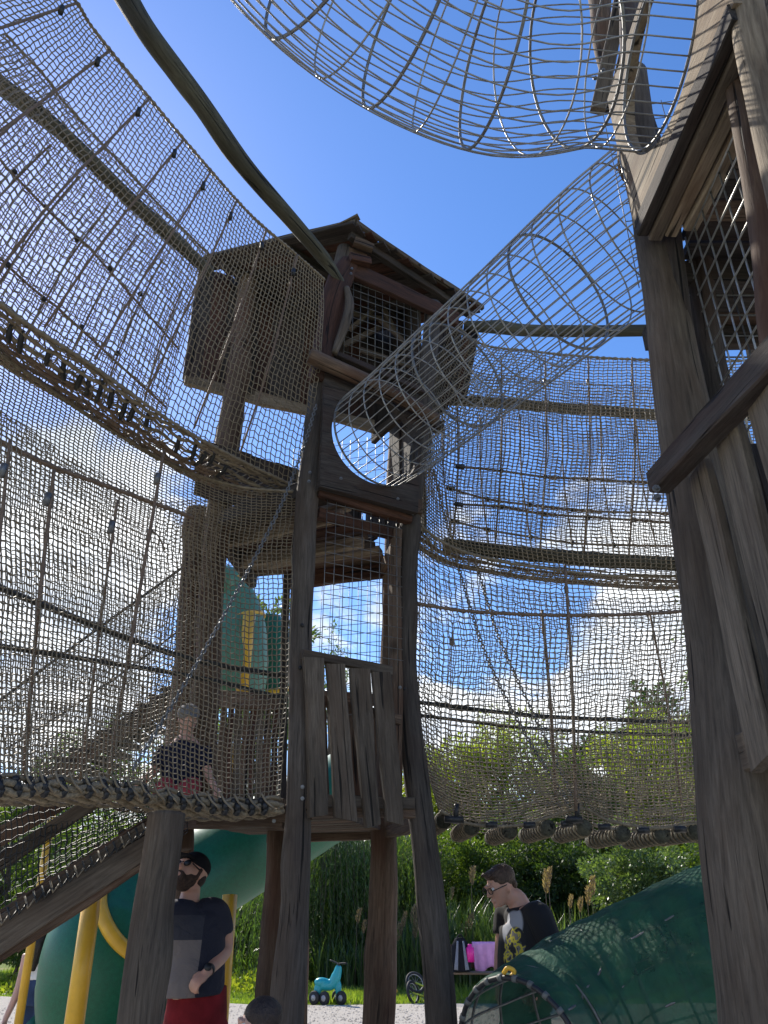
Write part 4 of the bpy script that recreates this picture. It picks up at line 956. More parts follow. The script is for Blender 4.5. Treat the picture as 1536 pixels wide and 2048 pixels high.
tree_at('green_tree', 'tree beyond the hanging planks of the right tower', 'tree', 1560, 1000, 1800, 330, 24, 9000, LF_MID, ln=.16, wd=.07, nclump=130, seed=28)
# dense wood behind everything, reads as one mass
rng = np.random.default_rng(44); ps = []; ds = []
for k in range(44):
    x = -26 + k*1.35; p, d, _ = crown_pts(rng, (x, 29+rng.uniform(-1, 1), 1.3), (1.7, 1.4, rng.uniform(1.5, 2.2)), 1700, 40, .4, .2); ps.append(p); ds.append(d)
fw = stuff(leaves('far_hedge', np.concatenate(ps), np.concatenate(ds), .20, .10, LF_DARK, None, rng)); tag(fw, 'dark tangle of hedge closing the lawn behind the willow and the reeds', 'hedge')

# weeping willow: hanging strands with narrow leaves
def willow(label, x0, x1, D, ztop, zlow, nstr, seed, lean=0.0):
    rng = np.random.default_rng(seed); t = thing('weeping_willow', label, 'tree', ((x0+x1)/2, D, 0), None)
    P_ = []; D_ = []; cx_ = (x0+x1)/2; st = MB()
    for k in range(nstr):
        x = rng.uniform(x0, x1); e = abs(x-cx_)/((x1-x0)/2)
        z0 = ztop*(1-.28*e**2) * rng.uniform(.72, 1.0); z1 = max(.12, zlow*rng.uniform(.2, 2.6)); y = D + rng.uniform(-.9, .9)
        dx = (x-cx_)*.22 + rng.normal(0, .12) + lean; n = int((z0-z1)/.045)
        if n < 3: continue
        s_ = np.linspace(0, 1, n); px_ = x + dx*s_**.6 + .03*np.sin(s_*9+k); py_ = y - .25*s_**.5 + .03*np.sin(s_*7+k*2); pz_ = z0 + (z1-z0)*s_
        pp = np.stack([px_, py_, pz_], 1); P_.append(pp); dd = rng.normal(0, .28, (n, 3)); dd[:, 2] -= .8; D_.append(dd)
        if k % 4 == 0: st.tube([tuple(q) for q in pp[::6]], .006, 3, caps=False)
    leaves('crown', np.concatenate(P_), np.concatenate(D_), .125, .022, LF_WILL, t, rng)
    st.build('twigs', BARK, t)
    b = MB(); b.tube(spline([(cx_, D+.6, 0), (cx_+.1, D+.5, 1.3), (cx_-.2, D+.4, ztop*.8)], 5), lerps([.2, .16, .07], 5), 8, rough=.1); b.build('trunk', BARK, t)
xw = lambda px, D, py=1800: P(px, py, D).x
willow('big weeping willow with hanging strands behind the blue ride-on toy', xw(560, 20.2), xw(765, 20.2), 20.2, 3.5, .3, 560, 51)
willow('willow branch with drooping leaves below the green tube slide', xw(492, 18), xw(575, 18), 18, 2.35, .7, 130, 52, lean=-.25)
willow('weeping willow strands between the brown tower leg and the grey one', xw(700, 21.2), xw(860, 21.2), 21.3, 3.6, .4, 330, 53)

# reeds with plumes
def reeds(label, px0, px1, D, n, hmax, seed, plumes=()):
    rng = np.random.default_rng(seed); t = thing('reed_clump', label, 'reeds', ((xw(px0, D)+xw(px1, D))/2, D, 0), 'reeds along the pond bank')
    V = []; Q = []; c = 0
    for k in range(n):
        x = rng.uniform(xw(px0, D), xw(px1, D)); y = D + rng.uniform(-.6, .6); h_ = hmax*rng.uniform(.35, 1.0); a = rng.uniform(0, 2*pi); bend = h_*rng.uniform(.1, .55); wd = rng.uniform(.012, .026)
        for i in range(6):
            f = i/5; px_ = x + cos(a)*bend*f**2; py_ = y + sin(a)*bend*f**2; pz_ = h_*(f - .22*f**3*(bend/h_)*2); w2 = wd*(1-f**2*.95)
            sx, sy = -sin(a)*w2, cos(a)*w2; V += [(px_-sx, py_-sy, pz_), (px_+sx, py_+sy, pz_)]
        for i in range(5): Q.append((c+2*i, c+2*i+1, c+2*i+3, c+2*i+2))
        c += 12
    o = link_mesh('blades', np_mesh('blades', V, Q), REED, t, smooth=False); stuff(o)
    for (px_, py_, s_) in plumes:
        p = P(px_, py_, D-.5); r = np.random.default_rng(int(px_*7+py_)); m_ = 260
        u = r.uniform(0, 1, m_); rad = .055*s_*np.sin(np.clip(u, .05, 1)*pi*.92)**.7; a = r.uniform(0, 6.28, m_)
        pt = np.stack([p.x + rad*np.cos(a)*r.uniform(.3, 1, m_) + .05*u**2, p.y + rad*np.sin(a), p.z - .15*s_ + .34*s_*u], 1)
        dd = np.stack([np.cos(a)*.5, np.sin(a)*.5, np.ones(m_)*.8], 1); leaves('plume', pt, dd, .07*s_, .016*s_, PLUME, t, r)
        q = MB(); q.tube([(p.x-.05, p.y+.1, 0), (p.x-.02, p.y, p.z-.12*s_)], .005, 4); q.build('stem', BARK, t)
reeds('reeds with brown plumes between the brown tower leg and the grey one', 770, 850, 18.6, 420, 1.7, 61, ((827, 1835, 1.1), (807, 1842, .8), (797, 1868, 1.0), (830, 1862, .9), (850, 1875, .8), (716, 1835, .8), (727, 1856, .7)))
reeds('tall reeds behind the bench and the pink towel', 880, 1010, 18.4, 620, 2.1, 62, ((944, 1755, 1.0), (940, 1848, .9), (930, 1862, .8), (902, 1790, .7)))
reeds('reeds with fluffy plumes right of the man in the black and grey shirt', 1060, 1270, 18.0, 800, 1.75, 63, ((1092, 1768, 1.2), (1184, 1775, 1.0), (1098, 1752, .8), (1176, 1795, 1.0), (1160, 1812, .8), (1140, 1806, .7)))
reeds('low reeds in the gap left of the brown leg', 640, 735, 19.0, 300, 1.2, 64)
# lawn: blades only where the lawn is near enough to show them
rng = np.random.default_rng(71); n = 52000
x = rng.uniform(-9.5, 8, n); y = 15.5 + 7*rng.uniform(0, 1, n)**1.3
edge = 15.35 + .1*np.sin(x*1.3) + np.where(x > -2, .03*(x+2), .25*(-x-2)); ok = y > edge - .02; x = x[ok]; y = y[ok]; n = len(x)
hh = rng.uniform(.03, .09, n) * (1 + .6*np.clip((y-17)/3, 0, 1.6)) * (1+.5*np.sin(x*1.7+y))
pts = np.stack([x, y, np.full(n, .0)], 1); dd = rng.normal(0, .4, (n, 3)); dd[:, 2] = 1
d_ = dd/np.linalg.norm(dd, axis=1, keepdims=True); sd_ = np.stack([np.ones(n), rng.normal(0, .5, n), np.zeros(n)], 1)*.010
V = np.stack([pts-sd_, pts+sd_, pts + d_*hh[:, None]*1.5], 1).reshape(-1, 3)
gr = link_mesh('lawn_grass', np_mesh('lawn_grass', V, np.arange(3*n).reshape(n, 3)), GRASS, None, smooth=False); stuff(gr); tag(gr, 'short sunlit grass of the lawn behind the gravel path', 'grass')
rng = np.random.default_rng(72); n = 16000         # leafy ground cover on the bank
x = rng.uniform(-8, -1.6, n); y = rng.uniform(17.0, 21.5, n); pts = np.stack([x, y, rng.uniform(.02, .28, n)*(y-16.6)/3], 1); dd = rng.normal(0, .6, (n, 3)); dd[:, 2] += .5
gc = stuff(leaves('ground_cover', pts, dd, .10, .06, LF_LIME, None, rng)); tag(gc, 'low leafy ground cover on the sunny bank at left', 'ground cover')

# ================================================================== SLIDE
def plastic(name, c, trans=0.0):
    m, t = mat(name); b = NB(t); tcn = b.n('ShaderNodeTexCoord')
    mp = b.n('ShaderNodeMapping'); mp.inputs['Scale'].default_value = (6, 1, 6); mp.inputs['Rotation'].default_value = (.3, .5, .2); b.l(tcn.outputs['Object'], mp.inputs[0])
    nz = b.n('ShaderNodeTexNoise', i={'Scale': 6.0, 'Detail': 6.0, 'Roughness': .6}); b.l(mp.outputs[0], nz.inputs['Vector'])
    n2 = b.n('ShaderNodeTexNoise', i={'Scale': 1.7, 'Detail': 4.0}); b.l(tcn.outputs['Object'], n2.inputs['Vector'])
    cc = b.ramp(nz.outputs['Fac'], [(.35, tuple(x*.85 for x in c)), (.7, tuple(x*1.15 for x in c))])
    f = b.n('ShaderNodeMapRange', i={'From Min': .5, 'From Max': .7, 'To Max': .45}); b.l(n2.outputs['Fac'], f.inputs['Value'])
    cc = b.mixc(f.outputs[0], cc, tuple(min(1, x*1.05+.025) for x in c))
    rg = b.n('ShaderNodeMapRange', i={'To Min': .3, 'To Max': .55}); b.l(nz.outputs['Fac'], rg.inputs['Value'])
    sc_ = b.n('ShaderNodeTexNoise', i={'Scale': 60.0, 'Detail': 4.0}); b.l(mp.outputs[0], sc_.inputs['Vector']); sf = b.n('ShaderNodeMapRange', i={'From Min': .58, 'From Max': .66, 'To Max': .5}); b.l(sc_.outputs['Fac'], sf.inputs['Value']); cc = b.mixc(sf.outputs[0], cc, tuple(min(1, x*1.2+.09) for x in c))
    p = b.n('ShaderNodeBsdfPrincipled', i={'Specular IOR Level': .5, 'Coat Weight': .0}); b.l(cc, p.inputs['Base Color']); b.l(rg.outputs[0], p.inputs['Roughness'])
    if trans:
        tr = b.n('ShaderNodeBsdfTranslucent'); b.l(cc, tr.inputs[0]); mxs = b.n('ShaderNodeMixShader', i={0: trans}); b.l(p.outputs[0], mxs.inputs[1]); b.l(tr.outputs[0], mxs.inputs[2]); b.out(mxs.outputs[0])
    else: b.out(p.outputs[0])
    return m
GREEN_P = plastic('green_slide_plastic', (.006, .135, .065), .15)
sl = thing('tube_slide', 'green plastic tube slide with yellow flanges, behind the man in the cap', 'slide', (-2.2, 6.5, 0))
def tubesec(pts, R, name='tube_section', m=GREEN_P):
    b = MB(); b.tube(spline(pts, 12), R, 36, caps=False); o = b.build(name, m, sl); return o
A_ = [P(730, 1556, 9.0), P(600, 1636, 8.5), P(430, 1736, 7.9), P(300, 1806, 7.35)]
tubesec(A_, .42)
E_ = [P(300, 1806, 7.35), P(248, 1842, 6.95), P(214, 1892, 6.7), P(204, 1955, 6.62), P(208, 2035, 6.7)]
tubesec(E_, [.42]*12+[.44]*12+[.455]*12+[.46]*13)
X_ = [P(208, 2035, 6.7), P(225, 2100, 6.85), P(255, 2180, 7.1)]; tubesec(X_, .44)
def flange(c, d, R, m, w=.03, nb=14, bm=None):
    d = Vector(d).normalized(); b = MB(); b.tube([Vector(c)-d*w, Vector(c)+d*w], R, 40, caps=True); o = b.build('flange', m, sl)
    a = Vector((0, 0, 1)) - d*d.z; a.normalize(); e = d.cross(a)
    for k in range(nb):
        q = MB(); p = Vector(c) + (a*cos(2*pi*k/nb)+e*sin(2*pi*k/nb))*(R-.035); q.ball(p - d*(w+.004), .022, nu=8, nv=5); q.ball(p + d*(w+.004), .022, nu=8, nv=5); q.build('bolt_cap', bm or YELLOW, sl)
def ringflange(c, d, R0, R1, w, m):
    d = Vector(d).normalized(); a = (Vector((0, 0, 1)) - d*d.z).normalized(); e = d.cross(a); b = MB(); V = []; Fs = []; n = 48
    for (r, o) in ((R0, -w), (R1, -w), (R1, w), (R0, w)):
        for k in range(n): V.append(Vector(c) + (a*cos(2*pi*k/n)+e*sin(2*pi*k/n))*r + d*o)
    for q in range(4):
        for k in range(n): k2 = (k+1) % n; q2 = (q+1) % 4; Fs.append((q*n+k, q*n+k2, q2*n+k2, q2*n+k))
    b.add(V, Fs); return b.build('flange', m, sl), a, e
def on_tube(px, py, axis, R):            # where the sight line meets the tube's near side
    r = ray(px, py); D = 5.0; best = None; bd = 9
    while D < 8:
        p = CAMP + r*(D/r.y); q = min(axis, key=lambda a_: (a_-p).length); d = (q-p).length
        if d < R: return p + (p-q).normalized()*.012
        if d < bd: bd = d; best = p
        D += .01
    return best
ax_ = spline(A_[-2:], 30) + spline(E_, 30)
b = MB(); b.tube(spline([on_tube(x, y, ax_, .455) for x, y in ((232, 1752), (208, 1772), (200, 1800), (205, 1832), (222, 1868), (248, 1898), (282, 1922))], 6), .052, 10, ell=(1, .75)); b.build('flange', YELLOW, sl)
fd2 = E_[-1]-E_[-2]; cc_ = E_[-1] - fd2.normalized()*.02
_, a_, e_ = ringflange(cc_, fd2, .46, .56, .025, GREEN_P)
for k in range(14):
    q = MB(); q.ball(cc_ + (a_*cos(2*pi*k/14)+e_*sin(2*pi*k/14))*.515 - fd2.normalized()*.025, .024, nu=8, nv=5); q.build('bolt_cap', YELLOW, sl)
def ypole(x0, y0, x1, y1, D0, D1, r, lab=None):
    b = MB(); b.tube([P(x0, y0, D0), P(x1, y1, D1)], r, 20); b.build('support_pole', YELLOW, sl)
ypole(188, 1770, 138, 2120, 5.1, 5.0, .054)
ypole(110, 1590, 22, 2140, 6.0, 5.8, .028)
ypole(460, 1790, 436, 2100, 6.2, 6.1, .055)
ypole(760, 1630, 748, 2100, 6.9, 6.6, .055)
q = MB(); q.tube([P(99, 1655, 5.95), P(96, 1675, 5.95)], .045, 12); q.build('clamp', STEEL_D, sl)
# upper part of the slide behind the left net, on its own rear platform
up = thing('tube_slide', 'pale green upper slide section with yellow bands, behind the left net', 'slide', (-1.6, 8.3, 0))
b = MB(); b.tube(spline([P(428, 1165, 8.1), P(455, 1180, 8.3), P(470, 1245, 8.3), P(462, 1320, 8.2), P(452, 1390, 8.2)], 10), lerps([.22, .26, .34, .42, .42], 10), 30); b.build('tube_section', plastic('pale_green_plastic', (.10, .26, .16), .15), up)
b = MB(); b.tube(spline([P(530, 1240, 8.9), P(538, 1300, 8.9), P(540, 1400, 8.9)], 8), lerps([.2, .3, .32], 8), 24); b.build('tube_section', GREEN_P, up)
b = MB(); b.tube([P(499, 1228, 7.9), P(492, 1300, 7.9), P(484, 1395, 7.9)], [.07, .07, .07], 18); b.build('support_pole', YELLOW, up)
b = MB(); b.tube([P(476, 1420, 7.6), P(465, 1592, 7.6)], .028, 12); b.build('support_pole', YELLOW, up)
for (x, y, R_, tl) in ((462, 1168, .20, .35), (470, 1252, .345, .45), (548, 1392, .33, .25)):
    c_ = P(x, y, 8.3 if x < 500 else 8.9); a = Vector((1, 0, tl)).normalized(); e = Vector((0, 1, .1)).normalized()
    q = MB(); q.tube([c_ + a*cos(2*pi*k/40)*R_ + e*sin(2*pi*k/40)*R_ for k in range(40)], .03, 8, closed=True); q.build('flange', YELLOW, up)
# rear platform
rp = thing('rear_platform', 'dark brown rear platform with upright planks below the pale green slide, behind the left net', 'platform', (-1.8, 7.8, 0))
brd('rail', W_BROWN, rp, P(330, 1392, 7.4), P(575, 1405, 7.4), (0, 0, 1), .16, .16, .06, n=8, wav=.004)
for k in range(9):
    x0 = 470+k*13 if k else 452
    brd('plank', [W_BROWN, W_RED, W_GREY][k % 3], rp, P(448+k*15, 1408, 7.45), P(440+k*15, 1600, 7.45), (1, 0, 0), .062, .068, .03, n=5, wav=.005)
brd('floor_beam', W_BROWN, rp, P(300, 1612, 7.4), P(585, 1614, 7.4), (0, 0, 1), .12, .12, .08, n=6)
for x in (345, 590): log('post', W_BROWN, rp, [P(x, 2050, 7.5), P(x+4, 1700, 7.5), P(x+8, 1390, 7.5)], [.10, .09, .08], seed=x)
# rear stairs rising behind the left nets
st = thing('rear_stairs', 'dark wooden stairs climbing towards the rear platform behind the left net', 'stairs', (-3.5, 7.0, 0))
brd('stringer', W_BROWN, st, P(352, 1385, 7.3), P(60, 1585, 7.0), (0, 0, 1), .15, .15, .06, n=10, wav=.006)
brd('stringer', W_BROWN, st, P(352, 1385, 8.1), P(60, 1585, 7.8), (0, 0, 1), .15, .15, .06, n=10, wav=.006)
for k in range(11):
    f = k/11+.04; p = P(352, 1372, 7.3).lerp(P(60, 1572, 7.0), f); brd('step', W_DARK, st, p+V3(0, -.05, 0), p+V3(0, .85, 0), (1, 0, 0), .17, .17, .04, n=2)
RS = Surf([[P(372, 1130, 7.3), P(220, 1240, 7.2), P(0, 1400, 7.0)], [P(360, 1260, 7.3), P(210, 1370, 7.2), P(10, 1500, 7.0)], [P(352, 1380, 7.3), P(200, 1480, 7.2), P(50, 1585, 7.0)]])
net(st, RS, 0.045, 0.042, r=0.0045, seed=91, m=CABLE, name='net')
rope('rim_rope', CABLE, st, RS.line([(0, 0), (1, 0)], 30), .016, n=1)
rope('cross_rope', CABLE, st, RS.line([(0, .5), (1, .5)], 30), .010, n=1)

# ================================================================== RAMP bottom left
rm = thing('stair_ramp', 'wooden ramp with black netting sides, descending to the lower left corner', 'ramp', (-2.2, 4.2, 0))
brd('stringer', W_GREY, rm, P(-70, 1915, 4.0), P(300, 1676, 4.28), (0, 0, 1), .16, .165, .06, n=14, wav=.003, seed=95)
brd('stringer_foot', W_BROWN, rm, P(-70, 1955, 4.05), P(300, 1714, 4.3), (0, 0, 1), .06, .06, .08, n=12, wav=.003)
brd('hand_rail', W_BROWN, rm, P(-70, 1712, 4.5), P(150, 1588, 4.7), (0, 0, 1), .10, .10, .05, n=8, wav=.003)
brd('hand_rail', W_GREY, rm, P(-70, 1768, 4.1), P(210, 1590, 4.3), (0, 0, 1), .075, .075, .05, n=8, wav=.003)
brd('net_batten', W_BROWN, rm, P(-70, 1872, 4.0), P(300, 1640, 4.28), (0, 0, 1), .035, .035, .04, n=12, wav=.002)
SN = Surf([[P(-60, 1580, 4.1), P(60, 1560, 4.2), P(180, 1560, 4.3), P(300, 1560, 4.35)], [P(-60, 1720, 4.05), P(60, 1680, 4.15), P(180, 1640, 4.25), P(298, 1610, 4.3)], [P(-60, 1862, 4.0), P(60, 1790, 4.1), P(180, 1716, 4.2), P(298, 1642, 4.28)]])
net(rm, SN, 0.026, 0.032, r=0.003, seed=92, m=CABLE, name='net', jit=.05)
SN2 = Surf([[p + V3(.03, .75, 0) for p in r] for r in ([P(-60, 1580, 4.1), P(60, 1560, 4.2), P(180, 1560, 4.3), P(300, 1560, 4.35)], [P(-60, 1862, 4.0), P(60, 1790, 4.1), P(180, 1716, 4.2), P(298, 1642, 4.28)])])
net(rm, SN2, 0.03, 0.035, r=0.003, seed=93, m=CABLE, name='net', jit=.05)
for k in range(22):
    f = k/22; p = P(-60, 1874, 3.97).lerp(P(298, 1650, 4.24), f); b = MB(); b.tube([p+V3(0, 0, .03), p+V3(.03, -.012, -.02), p+V3(.05, 0, .02)], .006, 5); b.build('lacing', ROPE if k % 3 == 0 else CABLE, rm)
for k in range(7):
    f = (k+.5)/7; p = P(-70, 1905, 4.1).lerp(P(300, 1670, 4.35), f); brd('step', W_BROWN, rm, p+V3(0, 0, .05), p+V3(0, .42, .05), (1, 0, 0), .22, .22, .03, n=2)
brd('stringer', W_BROWN, rm, P(-70, 1915, 4.0)+V3(0, .45, .06), P(300, 1676, 4.28)+V3(0, .45, .06), (0, 0, 1), .16, .165, .06, n=10, wav=.003)

# ================================================================== GREEN COVERED TUNNEL bottom right
gt = thing('covered_tunnel', 'wire tunnel draped with dark green shade cloth at the bottom right', 'crawl tunnel', (1.2, 4.2, 0))
axp = spline([V3(.64, 4.30, .92), V3(.84, 4.50, .97), V3(1.16, 4.60, 1.07), V3(1.56, 4.50, 1.21), V3(1.95, 4.30, 1.34), V3(2.4, 4.05, 1.42)], 14)
Rgs = lambda i: .355 + .12*min(1, i/45)
def frame(pth, i):
    t = (pth[min(i+1, len(pth)-1)]-pth[max(i-1, 0)]).normalized(); s_ = t.cross(Vector((0, 0, 1))).normalized(); return t, s_, s_.cross(t).normalized()
cl_m, t_ = mat('green_shade_cloth'); nb = NB(t_); tcn = nb.n('ShaderNodeTexCoord')
nz = nb.n('ShaderNodeTexNoise', i={'Scale': 5.0, 'Detail': 5.0, 'Roughness': .6}); nb.l(tcn.outputs['Object'], nz.inputs['Vector'])
cc = nb.ramp(nz.outputs['Fac'], [(.3, (.012, .07, .042)), (.7, (.03, .14, .085))])
df = nb.n('ShaderNodeBsdfPrincipled', i={'Roughness': .75}); nb.l(cc, df.inputs['Base Color'])
wr = nb.n('ShaderNodeTexNoise', i={'Scale': 9.0, 'Detail': 6.0, 'Distortion': 1.5}); nb.l(tcn.outputs['Object'], wr.inputs['Vector']); wb = nb.n('ShaderNodeBump', i={'Strength': .8, 'Distance': .03}); nb.l(wr.outputs['Fac'], wb.inputs['Height']); nb.l(wb.outputs[0], df.inputs['Normal'])
trl = nb.n('ShaderNodeBsdfTranslucent'); nb.l(cc, trl.inputs[0]); tp_ = nb.n('ShaderNodeBsdfTransparent')
m1 = nb.n('ShaderNodeMixShader', i={0: .35}); nb.l(df.outputs[0], m1.inputs[1]); nb.l(trl.outputs[0], m1.inputs[2])
m2 = nb.n('ShaderNodeMixShader', i={0: .17}); nb.l(m1.outputs[0], m2.inputs[1]); nb.l(tp_.outputs[0], m2.inputs[2]); nb.out(m2.outputs[0])
V = []; Fs = []; nn = len(axp); ma = 40
for i, p in enumerate(axp):
    t, s_, u_ = frame(axp, i)
    for k in range(ma+1):
        th = radians(-28 + 236*k/ma); w_ = 1.035 - .035*sin(pi*(i % 7)/7)**2*(.6+.4*sin(k*.7)) + .012*sin(i*.9+k*.25) + .010*sin(k*.8+i*.35) + .02*abs(sin(i*pi/7.0))*0
        V.append(p + s_*(cos(th)*Rgs(i)*w_) + u_*(sin(th)*Rgs(i)*w_))
for i in range(nn-1):
    for k in range(ma): a = i*(ma+1)+k; Fs.append((a, a+1, a+ma+2, a+ma+1))
b = MB(); b.add(V, Fs); b.build('shade_cloth', cl_m, gt)
for i in range(0, nn, 7):
    t, s_, u_ = frame(axp, i); b = MB(); b.tube([axp[i] + s_*(cos(2*pi*k/40)*Rgs(i)) + u_*(sin(2*pi*k/40)*Rgs(i)) for k in range(40)], .013 if i == 0 else .007, 8, closed=True); b.build('ring', RUBBER if i == 0 else STEEL_D, gt)
for k in range(18):
    th = 2*pi*k/18; b = MB(); b.tube([axp[i] + (lambda f: f[1]*(cos(th)*(Rgs(i)-.004)) + f[2]*(sin(th)*(Rgs(i)-.004)))(frame(axp, i)) for i in range(0, nn, 3)], .006, 6); b.build('wire', STEEL_D, gt)
for k in range(26):            # white-black whipping of the mouth ring
    th = 2*pi*k/26; t, s_, u_ = frame(axp, 0); p = axp[0] + s_*(cos(th)*Rgs(0)) + u_*(sin(th)*Rgs(0)); tt = (-s_*sin(th)+u_*cos(th))
    q = MB(); q.tube([p-tt*.012, p+tt*.012], .017, 8); q.build('whipping', plain('whipping_cord', (.13, .135, .125), .6) if k == 0 else bpy.data.materials['whipping_cord'], gt)
t, s_, u_ = frame(axp, 1); p = axp[1] + u_*(Rgs(1)+.02)
q = MB(); q.tube(spline([p+V3(-.03, 0, -.01), p+V3(-.01, -.02, .015), p+V3(.02, -.02, 0), p+V3(.0, -.02, -.025)], 4), .011, 7); q.build('yellow_tie', YELLOW, gt)
for sx in (-1, 1):
    q = MB(); q.tube([(1.3+sx*.2, 3.8, .45), (1.3+sx*.2, 3.8, 0)], .03, 8); q.build('leg', STEEL_D, gt)

# loose stones on the path
rng = np.random.default_rng(81); n = 5200; x = rng.uniform(-7, 5, n); y = rng.uniform(11.5, 15.25, n); r = rng.uniform(.006, .022, n)
base = np.array([[1, 0, 0], [0, 1, 0], [-1, 0, 0], [0, -1, 0], [0, 0, .8], [0, 0, -.3]])
V = (np.stack([x, y, np.full(n, .015)], 1)[:, None, :] + base[None]*r[:, None, None]*rng.uniform(.7, 1.3, (n, 6, 1))).reshape(-1, 3)
T = np.array([[0, 1, 4], [1, 2, 4], [2, 3, 4], [3, 0, 4]]); Q = (T[None] + 6*np.arange(n)[:, None, None]).reshape(-1, 3)
ps_ = stuff(link_mesh('path_stones', np_mesh('path_stones', V, Q), plain('pebble', (.33, .30, .26), .9, noise=.5, scale=8), None, smooth=False)); tag(ps_, 'small loose stones scattered over the gravel path', 'gravel')

# ================================================================== PEOPLE
def fused(mb, name, m, parent, vox=.010, smooth=4, extra=None):
    me = mb.mesh('tmp'); o = bpy.data.objects.new('tmp', me); C.objects.link(o)
    r = o.modifiers.new('r', 'REMESH'); r.mode = 'VOXEL'; r.voxel_size = vox; r.use_smooth_shade = True
    s_ = o.modifiers.new('s', 'SMOOTH'); s_.factor = .5; s_.iterations = smooth
    dg = bpy.context.evaluated_depsgraph_get(); dg.update()
    nm = bpy.data.meshes.new_from_object(o.evaluated_get(dg)); bpy.data.objects.remove(o)
    nm.name = name; nm.materials.clear(); q = link_mesh(name, nm, m, parent)
    return q
def skinmat(name, c):
    m, t = mat(name); b = NB(t); tcn = b.n('ShaderNodeTexCoord')
    nz = b.n('ShaderNodeTexNoise', i={'Scale': 14.0, 'Detail': 4.0}); b.l(tcn.outputs['Object'], nz.inputs['Vector'])
    cc = b.ramp(nz.outputs['Fac'], [(.3, tuple(x*.85 for x in c)), (.7, (c[0]*1.1, c[1]*1.02, c[2]))])
    p = b.n('ShaderNodeBsdfPrincipled', i={'Roughness': .5, 'Subsurface Weight': .12, 'Subsurface Scale': .02}); b.l(cc, p.inputs['Base Color']); b.out(p.outputs[0]); return m
SKIN = skinmat('skin', (.50, .29, .21)); SKIN_L = skinmat('skin_light', (.58, .36, .28))
def cloth(name, c, noise=.15): return plain(name, c, .85, noise=noise, scale=9, spec=.2, bump=.6)
def rotm(f, u):
    f = Vector(f).normalized(); u = Vector(u); u = (u - f*u.dot(f)).normalized(); x = f.cross(u)
    return Matrix((x, f, u)).transposed(), x, f, u            # columns: right, face, up
def head(mb, c, f, u, s=1.0):
    R, x, f, u = rotm(f, u); c = Vector(c)
    def e(dx, df, du, rx, rf, ru, n=14): mb.ball(c + x*dx*s + f*df*s + u*du*s, rx*s, rf*s, ru*s, R, nu=n, nv=10)
    e(0, -.018, .03, .074, .092, .088, 18); e(0, .012, -.012, .066, .076, .088, 16); e(0, .040, -.070, .045, .045, .038)
    e(0, .030, -.045, .058, .05, .05); e(0, .086, .028, .050, .014, .014)                      # jaw, cheeks, brow
    mb.tube([c + f*.082*s + u*.022*s, c + f*.102*s - u*.006*s, c + f*.108*s - u*.018*s, c + f*.092*s - u*.028*s], [.009*s, .012*s, .015*s, .010*s], 8)
    e(0, .086, -.052, .024, .012, .006); e(0, .083, -.063, .020, .012, .007)                     # lips
    e(0, .082, -.088, .018, .014, .014)
    for k in (-1, 1): e(k*.072, -.008, -.012, .010, .020, .030, 10)
    return R, x, f, u
def eyes(parent, c, R, s=1.0):
    x, f, u = R.col[0], R.col[1], R.col[2]
    for k in (-1, 1):
        b = MB(); b.ball(c + x*k*.030*s + f*.078*s + u*.010*s, .0125*s, nu=10, nv=8); b.build('eye', EYE_W, parent)
        b = MB(); b.ball(c + x*k*.030*s + f*.087*s + u*.009*s, .0055*s, nu=8, nv=6); b.build('pupil', RUBBER, parent)
EYE_W = plain('eye_white', (.7, .68, .65), .3, noise=.05)
def limb(mb, pts, rads, n=5): mb.tube(spline(pts, n), lerps(rads, n), 12)
def hand(mb, w_, tip_dir, palm_n, s=1.0, curl=.5, thumb=1):
    """palm plus five fingers from wrist w_, fingers along tip_dir curling towards palm_n"""
    d = Vector(tip_dir).normalized(); n = Vector(palm_n); n = (n - d*n.dot(d)).normalized(); sd_ = d.cross(n)
    R = Matrix((sd_, d, n)).transposed(); w_ = Vector(w_)
    mb.ball(w_ + d*.048*s, .040*s, .052*s, .017*s, R)
    mb.tube([w_-d*.01*s, w_+d*.02*s], [.026*s, .028*s], 10)
    for k, (o, ln) in enumerate(((-.030, .070), (-.010, .080), (.010, .076), (.029, .060))):
        b0 = w_ + d*.080*s + sd_*o*s; a1 = curl*1.0; a2 = a1+curl*1.1; a3 = a2+curl*.9
        p = [b0-d*.03*s, b0]
        for a, l_ in ((a1, .42), (a2, .33), (a3, .25)): p.append(p[-1] + (d*cos(a)+n*sin(a))*ln*l_*s)
        mb.tube(p, [.009*s, .0095*s, .009*s, .008*s, .0065*s], 8)
    b0 = w_ + d*.028*s + sd_*.030*s*thumb
    mb.tube([b0, b0+(sd_*.6*thumb+d*.6+n*.4)*.035*s, b0+(sd_*.55*thumb+d*1.2+n*.9)*.055*s, b0+(sd_*.3*thumb+d*1.5+n*1.2)*.068*s], [.014*s, .012*s, .010*s, .008*s], 8)
def torso(mb, secs, side):
    """secs: (centre, half width, half depth); side: vector across the shoulders"""
    pts = spline([s_[0] for s_ in secs], 4); ws = lerps([s_[1] for s_ in secs], 4); ds = lerps([s_[2] for s_ in secs], 4)
    mb.tube(pts, 1.0, 24, ell=[(w_, d_) for w_, d_ in zip(ws, ds)], ref=side)

